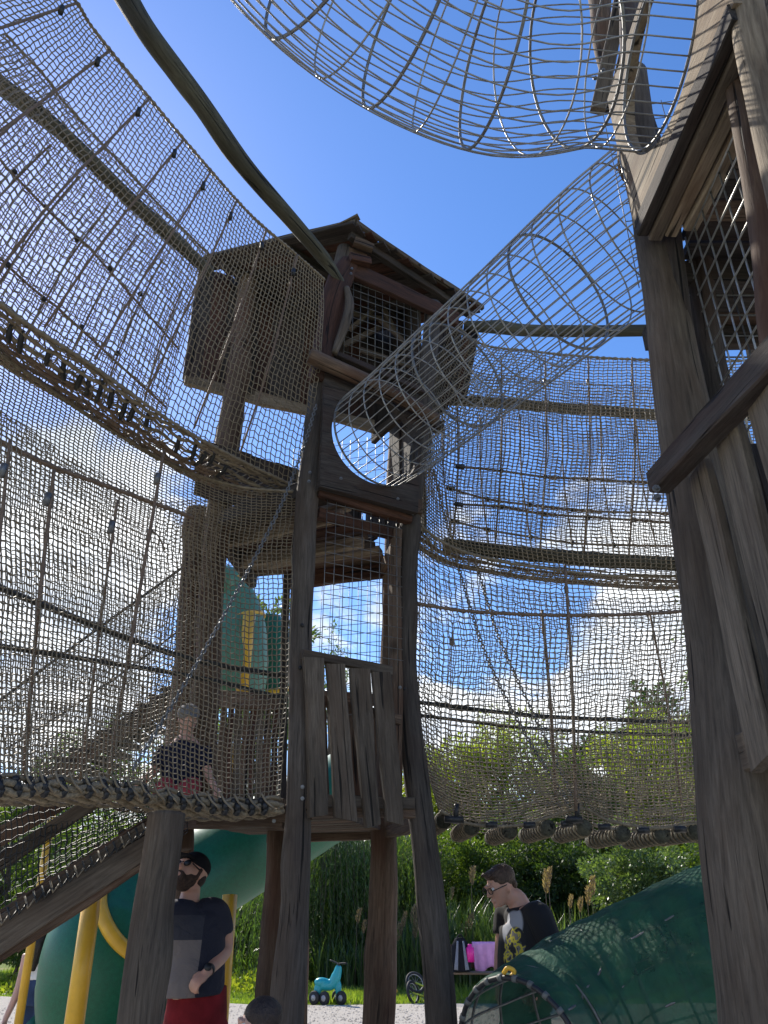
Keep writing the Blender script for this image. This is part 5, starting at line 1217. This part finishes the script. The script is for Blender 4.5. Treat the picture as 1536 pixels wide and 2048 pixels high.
# ---- man in cap looking up
Dm = 5.05
pm = thing('person', 'man in black cap and sunglasses, grey and navy T-shirt, red shorts, looking up', 'person', (-1.12, Dm, 0))
hc = P(383, 1745, Dm); side = Vector((.80, .55, 0)).normalized(); fwd = Vector((-.50, -.80, 0)).normalized()
hf = (fwd + V3(0, 0, .5)).normalized(); hu = (V3(0, 0, 1) - fwd*.5)
b = MB(); R, hx, hf, hu = head(b, hc, hf, hu, 1.02)
nk = P(378, 1803, Dm+.02)
limb(b, [hc - hu*.05 - hf*.03, nk.lerp(hc, .3)-V3(0, -.02, 0), nk, nk-V3(0, 0, .08)], [.058, .058, .062, .075])
pel = P(392, 2030, Dm+.02); ch = P(388, 1880, Dm)
torso(b, [(nk-V3(0, 0, .05), .10, .07), (P(388, 1850, Dm), .17, .105), (P(390, 1920, Dm), .155, .11), (P(392, 1990, Dm), .15, .11), (pel, .155, .11), (pel-V3(0, 0, .1), .12, .1)], side)
sR = P(432, 1822, Dm+.06); eR = P(452, 1895, Dm+.10); wR = P(415, 1944, Dm-.16)
limb(b, [sR-V3(.06, 0, 0), sR, sR.lerp(eR, .5)+V3(.015, 0, 0), eR, eR.lerp(wR, .35)+V3(0, -.0, -.012), wR], [.05, .055, .050, .040, .042, .027])
hand(b, wR, (P(385, 1970, Dm-.22)-wR), V3(.2, .7, -.5), curl=.75, thumb=-1)
sL = P(350, 1825, Dm-.10); eL = P(330, 1895, Dm-.02); wL = P(318, 1945, Dm-.10)
limb(b, [sL+V3(.05, 0, 0), sL, sL.lerp(eL, .5), eL, wL], [.05, .053, .047, .039, .026])
hand(b, wL, (P(322, 1975, Dm-.14)-wL), V3(.4, .5, 0), curl=.6)
for k in (-1, 1):
    hp = pel - V3(0, 0, .04) + side*.085*k
    limb(b, [hp, hp+V3(0, 0, -.22), Vector((hp.x, hp.y-.01, .52)), Vector((hp.x, hp.y+.02, .30)), Vector((hp.x, hp.y+.03, .08))], [.095, .085, .058, .055, .036])
    b.tube([Vector((hp.x, hp.y+.06, .05)), Vector((hp.x, hp.y+.03, .05))+fwd*.1, Vector((hp.x, hp.y+.03, .035))+fwd*.2], [.04, .042, .028], 10)
fused(b, 'body', SKIN, pm, .0075)
# shirt with navy shoulders and a grey body panel
m, t = mat('two_tone_shirt'); nb = NB(t); tcn = nb.n('ShaderNodeTexCoord'); se = nb.n('ShaderNodeSeparateXYZ'); nb.l(tcn.outputs['Object'], se.inputs[0])
zb = P(380, 1878, Dm).z; xb = P(410, 1900, Dm).x + 1.12
nz = nb.n('ShaderNodeTexNoise', i={'Scale': 10.0, 'Detail': 5.0, 'Distortion': 1.2}); nb.l(tcn.outputs['Object'], nz.inputs['Vector'])
f1 = nb.n('ShaderNodeMath', operation='LESS_THAN', i={1: zb}); nb.l(se.outputs['Z'], f1.inputs[0])
f2 = nb.n('ShaderNodeMath', operation='LESS_THAN', i={1: xb}); nb.l(se.outputs['X'], f2.inputs[0])
f3 = nb.n('ShaderNodeMath', operation='MULTIPLY'); nb.l(f1.outputs[0], f3.inputs[0]); nb.l(f2.outputs[0], f3.inputs[1])
f4 = nb.n('ShaderNodeMath', operation='LESS_THAN', i={1: zb+.125}); nb.l(se.outputs['Z'], f4.inputs[0])
f5 = nb.n('ShaderNodeMath', operation='MULTIPLY'); nb.l(f4.outputs[0], f5.inputs[0]); nb.l(f2.outputs[0], f5.inputs[1])
cc = nb.mixc(f3.outputs[0], nb.mixc(f5.outputs[0], (.012, .014, .028), (.03, .032, .045)), (.155, .135, .13))
bp = nb.n('ShaderNodeBump', i={'Strength': .9, 'Distance': .02}); nb.l(nz.outputs['Fac'], bp.inputs['Height'])
p_ = nb.n('ShaderNodeBsdfPrincipled', i={'Roughness': .85}); nb.l(cc, p_.inputs['Base Color']); nb.l(bp.outputs[0], p_.inputs['Normal']); nb.out(p_.outputs[0])
b = MB(); torso(b, [(nk-V3(0, 0, .035), .085, .068), (nk-V3(0, 0, .075), .155, .095), (P(388, 1850, Dm), .19, .125), (P(390, 1915, Dm), .178, .135), (P(386, 1965, Dm-.02), .185, .145), (P(384, 1990, Dm-.02), .18, .14)], side)
q = sR.lerp(eR, .62)
limb(b, [sR-side*.10, sR, sR.lerp(eR, .35)+V3(.01, 0, 0), q], [.07, .073, .070, .068]); q = sL.lerp(eL, .6); limb(b, [sL+side*.1, sL, sL.lerp(eL, .35), q], [.065, .072, .068, .064])
for k in range(7):      # creases
    z_ = 1850+k*19; a = P(338, z_, Dm-.10); limb(b, [a, a.lerp(P(372, z_+16-k*3, Dm-.15), .9)], [.010, .006], 4)
fused(b, 'shirt', m, pm, .010, 3)
RED = cloth('red_shorts_cloth', (.17, .012, .016), .35)
b = MB(); torso(b, [(pel+V3(0, 0, .14), .165, .128), (pel, .18, .14), (pel-V3(0, 0, .12), .175, .14)], side)
for k in (-1, 1):
    hp = pel - V3(0, 0, .04) + side*.085*k; limb(b, [hp, hp+V3(0, 0, -.2), Vector((hp.x, hp.y, .58))], [.11, .108, .105])
fused(b, 'shorts', RED, pm, .012, 3)
CAPM = cloth('black_cap_cloth', (.008, .008, .011))
b = MB(); b.ball(hc - hf*.018 + hu*.052, .081, .10, .074, R, nu=18, nv=12)
b.tube([hc + hf*.055 + hu*.050, hc + hf*.11 + hu*.050, hc + hf*.160 + hu*.038], [.07, .066, .03], 16, ell=(1, .13), ref=hx); fused(b, 'cap', CAPM, pm, .006, 2)
b = MB()
for k in (-1, 1): b.ball(hc + hx*k*.034 + hf*.090 + hu*.012, .031, .010, .020, R)
b.tube([hc + hx*.066 + hf*.078 + hu*.014, hc+hx*.078 - hf*.0 + hu*.006], .004, 5); b.tube([hc - hx*.066 + hf*.078 + hu*.014, hc-hx*.078 - hf*.0 + hu*.006], .004, 5)
b.tube([hc - hx*.01 + hf*.1 + hu*.014, hc + hx*.01 + hf*.1 + hu*.014], .004, 5)
b.build('sunglasses', plain('dark_lens', (.004, .004, .005), .35, spec=.3), pm)
b = MB(); b.ball(hc + hf*.036 - hu*.078, .056, .062, .050, R); b.ball(hc - hu*.050 + hf*.018, .0715, .060, .052, R); b.ball(hc + hf*.089 - hu*.040, .030, .014, .007, R)
for k in (-1, 1): b.tube([hc+hx*k*.028+hf*.09-hu*.042, hc+hx*k*.036+hf*.082-hu*.075], .011, 6); b.tube([hc+hx*k*.074+hf*.0+hu*.02, hc+hx*k*.073+hf*.01-hu*.05], .012, 6)
fused(b, 'beard', plain('beard_hair', (.045, .026, .018), .9, noise=.5, scale=60, bump=1.0), pm, .006, 2)
b = MB(); b.ball(hc - hf*.055 - hu*.01, .072, .050, .060, R); fused(b, 'hair', plain('dark_brown_hair', (.022, .014, .010), .7, noise=.4, scale=50, bump=.8), pm, .008)
b = MB(); dv = (wR-eR).normalized(); b.tube([wR-dv*.035, wR-dv*.012], .0325, 16); b.tube([wR-dv*.024+V3(.0, -.03, .012), wR-dv*.024+V3(.0, -.042, .018)], .021, 14); b.build('watch', RUBBER, pm)
SHOE = cloth('dark_shoe', (.02, .02, .024))
def shoes(parent, pos, d):
    for p in pos:
        b = MB(); p = Vector(p); b.tube([p-d*.07+V3(0, 0, .045), p+d*.04+V3(0, 0, .05), p+d*.16+V3(0, 0, .035), p+d*.20+V3(0, 0, .03)], [.042, .048, .042, .02], 12, ell=(1, .85)); b.ball(p+V3(0, 0, .08)-d*.02, .042, .05, .05); fused(b, 'shoe', SHOE, parent, .010)
shoes(pm, [(pel+side*.085*k).xy.to_3d()+V3(0, .03, 0) for k in (-1, 1)], fwd)

# ---- man in black shirt bowing his head, right
Db = 5.35
pb = thing('person', 'man with glasses and brown hair in a black and grey T-shirt, looking down', 'person', (1.0, Db, 0))
hc = P(1000, 1772, Db); fwd = Vector((-.90, -.42, 0)).normalized(); side = Vector((-.42, .90, 0)).normalized()
hf = (fwd + V3(0, 0, -.42)).normalized(); hu = V3(0, 0, 1) + fwd*.45
b = MB(); R, hx, hf, hu = head(b, hc, hf, hu, 1.0)
nk = P(1034, 1800, Db+.02); pel = P(1050, 2035, Db+.02)
limb(b, [hc - hu*.045 - hf*.04, hc.lerp(nk, .55)-V3(0, 0, .012), nk, nk+V3(.03, 0, -.09)], [.058, .058, .064, .08])
torso(b, [(nk+V3(.02, 0, -.06), .10, .07), (P(1050, 1850, Db), .19, .115), (P(1048, 1920, Db), .17, .12), (P(1048, 1990, Db), .165, .12), (pel, .16, .12), (pel-V3(0, 0, .1), .13, .1)], side)
sN = P(1078, 1832, Db-.19); eN = P(1108, 1900, Db-.24); wN = P(1078, 1965, Db-.35)
limb(b, [sN+side*.06, sN, sN.lerp(eN, .5), eN, eN.lerp(wN, .4), wN], [.05, .058, .052, .042, .042, .028]); hand(b, wN, V3(-.5, -.3, -.6), V3(-.2, .7, -.2), curl=.5)
sF = P(1012, 1828, Db+.20); eF = P(1002, 1900, Db+.18); wF = P(996, 1965, Db+.06)
limb(b, [sF-side*.06, sF, eF, wF], [.05, .056, .042, .028]); hand(b, wF, V3(-.1, -.2, -.9), V3(.6, 0, 0), curl=.35)
for k in (-1, 1):
    hp = pel - V3(0, 0, .04) + side*.09*k
    limb(b, [hp, hp+V3(0, 0, -.22), Vector((hp.x, hp.y-.01, .50)), Vector((hp.x, hp.y+.01, .08))], [.10, .09, .062, .04])
fused(b, 'body', SKIN, pb, .0075); eyes(pb, hc, R)
m, t = mat('black_printed_shirt'); nb = NB(t); tcn = nb.n('ShaderNodeTexCoord')
org = Vector((1.0, Db, 0))
def blobf(c, r):
    d = nb.n('ShaderNodeVectorMath', operation='DISTANCE'); nb.l(tcn.outputs['Object'], d.inputs[0]); d.inputs[1].default_value = Vector(c)-org
    f = nb.n('ShaderNodeMapRange', i={'From Min': r, 'From Max': r*.92}); nb.l(d.outputs['Value'], f.inputs['Value']); return f.outputs[0]
chest = P(1008, 1875, Db-.14)
cc = nb.mixc(blobf(P(998, 1842, Db-.13), .15), (.008, .008, .010), (.33, .34, .37))
cc = nb.mixc(blobf(P(1072, 1792, Db-.05), .085), cc, (.30, .31, .34))
nz = nb.n('ShaderNodeTexNoise', i={'Scale': 22.0, 'Detail': 1.5}); nb.l(tcn.outputs['Object'], nz.inputs['Vector'])
pat = nb.ramp(nz.outputs['Fac'], [(.0, (.012, .012, .014)), (.44, (.05, .05, .05)), (.5, (.50, .42, .04)), (.58, (.16, .15, .13)), (.66, (.02, .02, .02))], 'CONSTANT')
for (x, y, r) in ((1002, 1882, .10), (1026, 1882, .085), (1012, 1910, .09), (1010, 1936, .075)):
    cc = nb.mixc(blobf(P(x, y, Db-.14), r), cc, pat)
p_ = nb.n('ShaderNodeBsdfPrincipled', i={'Roughness': .85}); nb.l(cc, p_.inputs['Base Color']); nb.out(p_.outputs[0])
b = MB(); torso(b, [(nk+V3(.01, 0, -.03), .085, .07), (nk+V3(.02, 0, -.07), .16, .10), (P(1052, 1850, Db), .215, .135), (P(1048, 1920, Db), .20, .145), (P(1050, 1995, Db), .195, .145), (P(1050, 2015, Db), .19, .14)], side)
limb(b, [sN+side*.08, sN, sN.lerp(eN, .4), sN.lerp(eN, .72)], [.07, .082, .080, .074]); limb(b, [sF-side*.08, sF, sF.lerp(eF, .6)], [.07, .078, .07])
fused(b, 'shirt', m, pb, .010, 3)
TR = cloth('dark_trousers', (.02, .022, .02))
b = MB(); torso(b, [(pel+V3(0, 0, .08), .17, .13), (pel, .18, .14), (pel-V3(0, 0, .12), .17, .13)], side)
for k in (-1, 1):
    hp = pel - V3(0, 0, .04) + side*.09*k; limb(b, [hp, hp+V3(0, 0, -.25), Vector((hp.x, hp.y, .5)), Vector((hp.x, hp.y, .09))], [.115, .105, .085, .075])
fused(b, 'trousers', TR, pb, .012)
HB = plain('brown_hair', (.06, .035, .022), .6, noise=.6, scale=70, bump=1.0)
b = MB(); b.ball(hc - hf*.030 + hu*.042, .083, .098, .078, R, nu=18, nv=12); b.ball(hc + hf*.032 + hu*.080, .060, .044, .030, R); b.ball(hc - hf*.075 - hu*.01, .070, .035, .055, R)
for k in range(26):
    a = random.uniform(-1, 1); p = hc + hf*random.uniform(-.08, .07) + hx*a*.055 + hu*.10; b.tube([p, p+hf*.03+V3(0, 0, -.012)], [.010, .004], 5)
fused(b, 'hair', HB, pb, .0055, 2)
b = MB()
for k in (-1, 1):
    c_ = hc + hx*k*.033 + hf*.100 + hu*.008; b.tube([c_ + hx*(cos(q*pi/8)*.026) + hu*(sin(q*pi/8)*.018) for q in range(16)], .0028, 5, closed=True)
    b.tube([c_+hx*k*.026, hc + hx*k*.079 - hf*.005 + hu*.006], .0028, 5)
b.build('glasses', RUBBER, pb); shoes(pb, [(pel+side*.09*k).xy.to_3d() for k in (-1, 1)], fwd)

# ---- child's head at the lower edge
Dc = 4.1
pc_ = thing('person', 'dark haired child at the bottom edge, facing left, only the head in view', 'person', (-.72, Dc, 0))
hc = P(515, 2052, Dc); fwd = Vector((-.93, -.36, 0)).normalized(); side = Vector((-.36, .93, 0)).normalized()
b = MB(); R, hx, hf, hu = head(b, hc, fwd, (0, 0, 1), .92)
nk = hc + V3(.01, 0, -.13)
limb(b, [hc-hu*.04-hf*.02, nk, nk-V3(0, 0, .05)], [.045, .042, .05])
torso(b, [(nk, .06, .05), (nk-V3(0, 0, .08), .125, .075), (nk-V3(0, 0, .3), .11, .08), (nk-V3(0, 0, .5), .11, .08)], side)
for k in (-1, 1):
    s_ = nk - V3(0, 0, .08) + side*.13*k; e_ = s_ - V3(0, 0, .2); w_ = e_ + fwd*.06 - V3(0, 0, .17); limb(b, [s_, e_, w_], [.036, .03, .02]); hand(b, w_, (0, 0, -1), -side*k, s=.7, curl=.3)
    hp = nk - V3(0, 0, .46) + side*.06*k; limb(b, [hp, Vector((hp.x, hp.y, .32)), Vector((hp.x, hp.y, .06))], [.065, .045, .03])
fused(b, 'body', SKIN_L, pc_, .007); eyes(pc_, hc, R, .92)
b = MB(); b.ball(hc - hf*.024 + hu*.035, .078, .092, .082, R, nu=18, nv=12); b.ball(hc - hf*.06 - hu*.035, .062, .04, .07, R); fused(b, 'hair', plain('dark_child_hair', (.03, .018, .013), .5, noise=.6, scale=60, bump=1.0), pc_, .006, 2)
b = MB(); torso(b, [(nk-V3(0, 0, .02), .06, .055), (nk-V3(0, 0, .09), .14, .09), (nk-V3(0, 0, .3), .125, .095), (nk-V3(0, 0, .48), .13, .10)], side)
for k in (-1, 1): s_ = nk - V3(0, 0, .08) + side*.13*k; limb(b, [s_, s_ - V3(0, 0, .12)], [.048, .045])
fused(b, 'shirt', cloth('blue_child_shirt', (.05, .09, .2)), pc_, .011)
b = MB()
for k in (-1, 1): hp = nk - V3(0, 0, .46) + side*.06*k; limb(b, [hp, hp-V3(0, 0, .2), hp-V3(0, 0, .3)], [.08, .075, .075])
fused(b, 'shorts', TR, pc_, .012); shoes(pc_, [(nk+side*.06*k).xy.to_3d() for k in (-1, 1)], fwd)

# ---- woman walking away at far left
Dw = 6.9
pw = thing('person', 'woman with long dark hair, white top and blue jeans at the far left', 'person', (-3.9, Dw, 0))
hc = P(96, 1862, Dw); fwd = Vector((.25, .97, 0)).normalized(); side = Vector((.97, -.25, 0)).normalized()
b = MB(); R, hx, hf, hu = head(b, hc, fwd, (0, 0, 1), .92)
nk = P(93, 1893, Dw); pel = P(84, 1985, Dw)
limb(b, [hc-hu*.04, nk], [.045, .05]); torso(b, [(nk, .10, .06), (nk-V3(0, 0, .08), .15, .085), (P(88, 1935, Dw), .12, .08), (pel, .15, .10)], side)
for k in (-1, 1):
    s_ = nk - V3(0, 0, .05) + side*.16*k; e_ = s_ - V3(-.02*k, .0, .24); w_ = e_ + V3(-.05, -.02, -.2); limb(b, [s_, e_, w_], [.04, .033, .022]); hand(b, w_, (0, 0, -1), -side*k, s=.85, curl=.3)
for k in (-1, 1):
    hp = pel + side*.08*k; limb(b, [hp, Vector((hp.x-.03*k, hp.y, .45)), Vector((hp.x-.06-.04*k, hp.y+.1*k, .07))], [.09, .055, .034])
fused(b, 'body', SKIN_L, pw, .010)
b = MB(); torso(b, [(nk, .08, .065), (nk-V3(0, 0, .07), .155, .095), (P(88, 1935, Dw), .135, .095), (P(86, 1958, Dw), .14, .10)], side); fused(b, 'top', cloth('white_top_cloth', (.72, .70, .66)), pw, .012)
b = MB(); torso(b, [(pel+V3(0, 0, .10), .135, .10), (pel, .165, .12), (pel-V3(0, 0, .08), .15, .12)], side)
for k in (-1, 1): hp = pel + side*.08*k; limb(b, [hp, hp-V3(0, 0, .2), Vector((hp.x-.03*k, hp.y, .45)), Vector((hp.x-.06-.04*k, hp.y+.1*k, .08))], [.105, .095, .07, .06])
fused(b, 'jeans', cloth('blue_denim', (.035, .055, .11), .3), pw, .012)
b = MB(); b.ball(hc - hf*.02 + hu*.03, .082, .09, .08, R); b.tube(spline([hc-hf*.05, hc-hf*.08-V3(0, 0, .12), hc-hf*.08-V3(.02, 0, .27)], 4), lerps([.075, .07, .03], 4), 12); fused(b, 'hair', plain('long_dark_hair', (.02, .013, .010), .5, noise=.5, scale=50, bump=.8), pw, .009)
shoes(pw, [(-3.45 if False else (pel.x-.06-.04*k+.08*k), pel.y+.1*k, 0) for k in (-1, 1)], fwd)

# ---- child on the rear platform behind the net
Dk = 4.98
pk = thing('person', 'child in a navy top and pale hat kneeling behind the left net', 'person', (-1.3, Dk, 2.08))
hc = P(376, 1440, Dk); side = Vector((1, .1, 0)).normalized(); fwd = Vector((.2, -1, 0)).normalized()
b = MB(); R, hx, hf, hu = head(b, hc, fwd+V3(.5, 0, -.25), (0, 0, 1), .8); nk = hc - V3(0, 0, .11); pel = hc - V3(0, 0, .40)
limb(b, [hc-hu*.04, nk], [.042, .045]); torso(b, [(nk, .06, .05), (nk-V3(0, 0, .08), .125, .075), (nk-V3(0, 0, .2), .10, .08), (pel, .11, .08)], side)
for k in (-1, 1):
    s_ = nk - V3(0, 0, .07) + side*.12*k; e_ = s_ - V3(-.05*k, .04, .15); w_ = e_ + V3(.07*k, -.08, -.10); limb(b, [s_, e_, w_], [.036, .03, .02]); hand(b, w_, (.3*k, -.4, -.4), (0, 0, -1), s=.7, curl=.6)
    hp = pel + side*.06*k; limb(b, [hp, hp+V3(.02*k, -.12, -.07), hp+V3(.03*k, .12, -.09)], [.065, .045, .03])
fused(b, 'body', SKIN_L, pk, .010)
b = MB(); torso(b, [(nk-V3(0, 0, .02), .07, .06), (nk-V3(0, 0, .09), .14, .09), (nk-V3(0, 0, .2), .125, .1), (nk-V3(0, 0, .31), .13, .1)], side)
for k in (-1, 1): s_ = nk - V3(0, 0, .07) + side*.12*k; limb(b, [s_, s_ - V3(-.04*k, .03, .12)], [.05, .045])
fused(b, 'shirt', cloth('navy_child_shirt', (.010, .014, .04)), pk, .012)
b = MB()
for k in (-1, 1): hp = pel + side*.06*k; limb(b, [hp, hp+V3(.02*k, -.12, -.07), hp+V3(.03*k, .10, -.09)], [.078, .055, .04])
fused(b, 'leggings', cloth('red_leggings', (.35, .06, .08)), pk, .012)
b = MB(); b.ball(hc + hu*.042 - hf*.012, .074, .086, .064, R); b.tube([hc+hf*.04+hu*.035, hc+hf*.13+hu*.025], [.06, .03], 14, ell=(1, .15), ref=hx); fused(b, 'hat', cloth('pale_hat', (.2, .2, .2)), pk, .009)

# ================================================================== SMALL THINGS ON THE LAWN
# ride-on toy
TQ = plain('turquoise_plastic', (.02, .33, .38), .35, noise=.1); WH = plain('black_tyre', (.015, .015, .017), .7); GREYP = plain('grey_rim', (.35, .35, .36), .5)
ry = thing('ride_on_toy', 'turquoise four wheeled ride-on toy with black handlebar on the lawn', 'ride-on toy', (P(660, 2000, 15.5).x, 15.5, 0))
o = ry.location.copy()
def W(x, y, z): return Vector((o.x+x, o.y+y, z))
b = MB(); b.tube(spline([W(-.25, 0, .34), W(-.12, 0, .30), W(.02, -.02, .30), W(.10, -.04, .42), W(.15, -.05, .58)], 5), lerps([.05, .10, .085, .09, .05], 5), 16, ell=(.8, 1)); b.ball(W(-.16, 0, .33), .13, .085, .075); b.ball(W(.13, -.03, .50), .07, .06, .10)
b.ball(W(-.22, 0, .22), .07, .06, .10); b.ball(W(.14, -.03, .25), .06, .05, .12)
fused(b, 'frame', TQ, ry, .011, 3)
def wheel(parent, c, r, w_, ax, m=WH):
    ax = Vector(ax).normalized(); c = Vector(c); b = MB(); b.tube([c-ax*w_/2, c-ax*w_*.35, c+ax*w_*.35, c+ax*w_/2], [r*.86, r, r, r*.86], 22); wl = b.build('wheel', m, parent)
    b = MB(); b.tube([c-ax*(w_/2+.004), c+ax*(w_/2+.004)], r*.45, 14); b.build('rim', GREYP, wl)
for (x, y) in ((-.27, -.07), (-.09, -.14), (.20, -.10), (.12, .06)): wheel(ry, W(x, y, .105), .105, .055, (.55, .83, 0))
b = MB(); b.tube([W(.15, -.05, .56), W(.13, -.05, .62)], .02, 8); b.tube(spline([W(-.02, .02, .66), W(.08, -.02, .63), W(.13, -.05, .61), W(.2, -.08, .62), W(.28, -.12, .62)], 4), .014, 8); b.build('handlebar', WH, ry)
# bicycle lying on its side
bk = thing('child_bicycle', 'small bicycle with red parts lying on the lawn behind the grey tower leg', 'bicycle', (P(845, 2000, 15.8).x, 15.8, 0)); o = bk.location.copy()
def torus(mb, c, R, r, ax, n=28):
    ax = Vector(ax).normalized(); a = ax.orthogonal().normalized(); e = ax.cross(a); mb.tube([Vector(c)+(a*cos(2*pi*k/n)+e*sin(2*pi*k/n))*R for k in range(n)], r, 7, closed=True); return a, e
for (c, ax) in ((W(-.12, 0, .30), (.35, -.75, .55)), (W(-.17, -.1, .16), (.75, -.5, .25))):
    b = MB(); a, e = torus(b, c, .165, .026, ax); wl = b.build('tyre', WH, bk)
    b = MB(); torus(b, c, .142, .008, ax)
    for k in range(10): b.tube([c, c+(a*cos(pi*k/5)+e*sin(pi*k/5))*.142], .0025, 3)
    b.build('spokes', GREYP, wl)
LM = plain('lime_bike_paint', (.38, .45, .05), .4); RD = plain('red_bike_paint', (.45, .05, .02), .4)
b = MB(); b.tube([W(-.12, -.02, .30), W(.05, -.03, .24), W(.2, -.02, .12), W(.02, -.06, .1), W(-.17, -.12, .16)], .016, 8); b.tube([W(.05, -.03, .24), W(.02, -.06, .1)], .016, 8); b.build('frame', LM, bk)
b = MB(); b.tube([W(.04, -.07, .14), W(.16, -.09, .06)], [.04, .05], 10); b.ball(W(.10, -.08, .12), .07, .04, .05); b.build('seat', RD, bk)
b = MB(); b.tube([W(.16, 0, .12), W(.26, .05, .2), W(.3, -.05, .28)], .011, 6); b.build('handlebar', WH, bk)
# bench with things on it
bx = P(945, 1945, 15.9).x; bn = thing('bench', 'brown wooden bench at the back of the lawn, partly behind the grey tower leg', 'bench', (bx, 15.9, 0)); o = bn.location.copy()
WB = W_RED
for k in range(3): brd('backrest_slat', WB, bn, W(-.5, .24, .56+.13*k), W(.95, .24, .56+.13*k), (0, 0, 1), .115, .115, .03, n=4)
for k in range(3): brd('seat_slat', W_TAN, bn, W(-.5, .16-.13*k, .44), W(.95, .16-.13*k, .44), (0, 1, 0), .115, .115, .035, n=4)
for x in (-.4, .8):
    brd('leg', W_GREY, bn, W(x, .2, .42), W(x, .24, 0), (1, 0, 0), .09, .09, .06, n=2); brd('leg', W_GREY, bn, W(x, -.12, .42), W(x, -.14, 0), (1, 0, 0), .09, .09, .06, n=2); brd('back_support', W_GREY, bn, W(x, .27, .42), W(x, .29, .88), (1, 0, 0), .07, .07, .04, n=2)
px_ = P(922, 1920, 15.75)
bpk = thing('backpack', 'black and grey backpack standing on the bench', 'backpack', (px_.x, 15.8, .46)); o = bpk.location.copy()
BK = cloth('black_bag_cloth', (.012, .012, .016)); GB = cloth('grey_bag_cloth', (.20, .21, .25))
b = MB(); b.tube(spline([W(0, 0, .47), W(0, 0, .62), W(0, .02, .85), W(0, .04, 1.0)], 4), lerps([.18, .19, .17, .08], 4), 20, ell=(1, .62), ref=(1, 0, 0)); fused(b, 'bag', BK, bpk, .014, 4)
for k in (-1, 1): b = MB(); b.board(W(k*.10, -.115, .50), W(k*.05, -.075, .95), (1, 0, 0), .07, .03, .02); b.build('grey_panel', GB, bpk)
b = MB(); b.tube(spline([W(-.06, -.02, 1.0), W(0, -.02, 1.05), W(.06, -.02, 1.0)], 4), .012, 6); b.build('handle', BK, bpk)
p = P(940, 1893, 15.7); bo = MB(); bo.tube([(p.x, 15.75, .62), (p.x, 15.75, .84), (p.x, 15.75, .86), (p.x, 15.75, .90)], [.075, .075, .04, .04], 14); bo = bo.build('drink_bottle', plain('hot_pink_plastic', (.75, .02, .30), .35, noise=.05)); tag(bo, 'hot pink bottle between the backpack and the pink towel', 'bottle')
p = P(975, 1900, 15.7); tb_ = MB(); V = []; Fs = []; nx, ny = 22, 14
for j in range(ny+1):
    for i in range(nx+1):
        u = i/nx; v = j/ny; s_ = (v-.35)*.72; fold = .018*sin(u*19)*(.4+abs(s_))
        if s_ < 0: V.append((p.x-.24+.46*u+.02*sin(v*5), 16.19+.03+fold, .90+s_*.9))
        else: V.append((p.x-.22+.44*u-.02*sin(v*4+u*2), 16.10-.03+fold, .92-s_*.95*(1+.12*sin(u*7))))
for j in range(ny):
    for i in range(nx): a = j*(nx+1)+i; Fs.append((a, a+1, a+nx+2, a+nx+1))
tb_.add(V, Fs); tb_ = tb_.build('towel', cloth('pink_towel', (.72, .36, .62), .1)); sm = tb_.modifiers.new('s', 'SOLIDIFY'); sm.thickness = .012; tag(tb_, 'pale pink towel hanging over the back of the bench', 'towel')
p = P(790, 1975, 16.6); b = MB(); b.ball((p.x, 16.6, .10), .055, .055, .035); b.tube([(p.x, 16.6, 0), (p.x, 16.6, .09)], .006, 5); fl = b.build('yellow_flower', YELLOW); tag(fl, 'single yellow flower in the lawn right of the brown tower leg', 'flower')
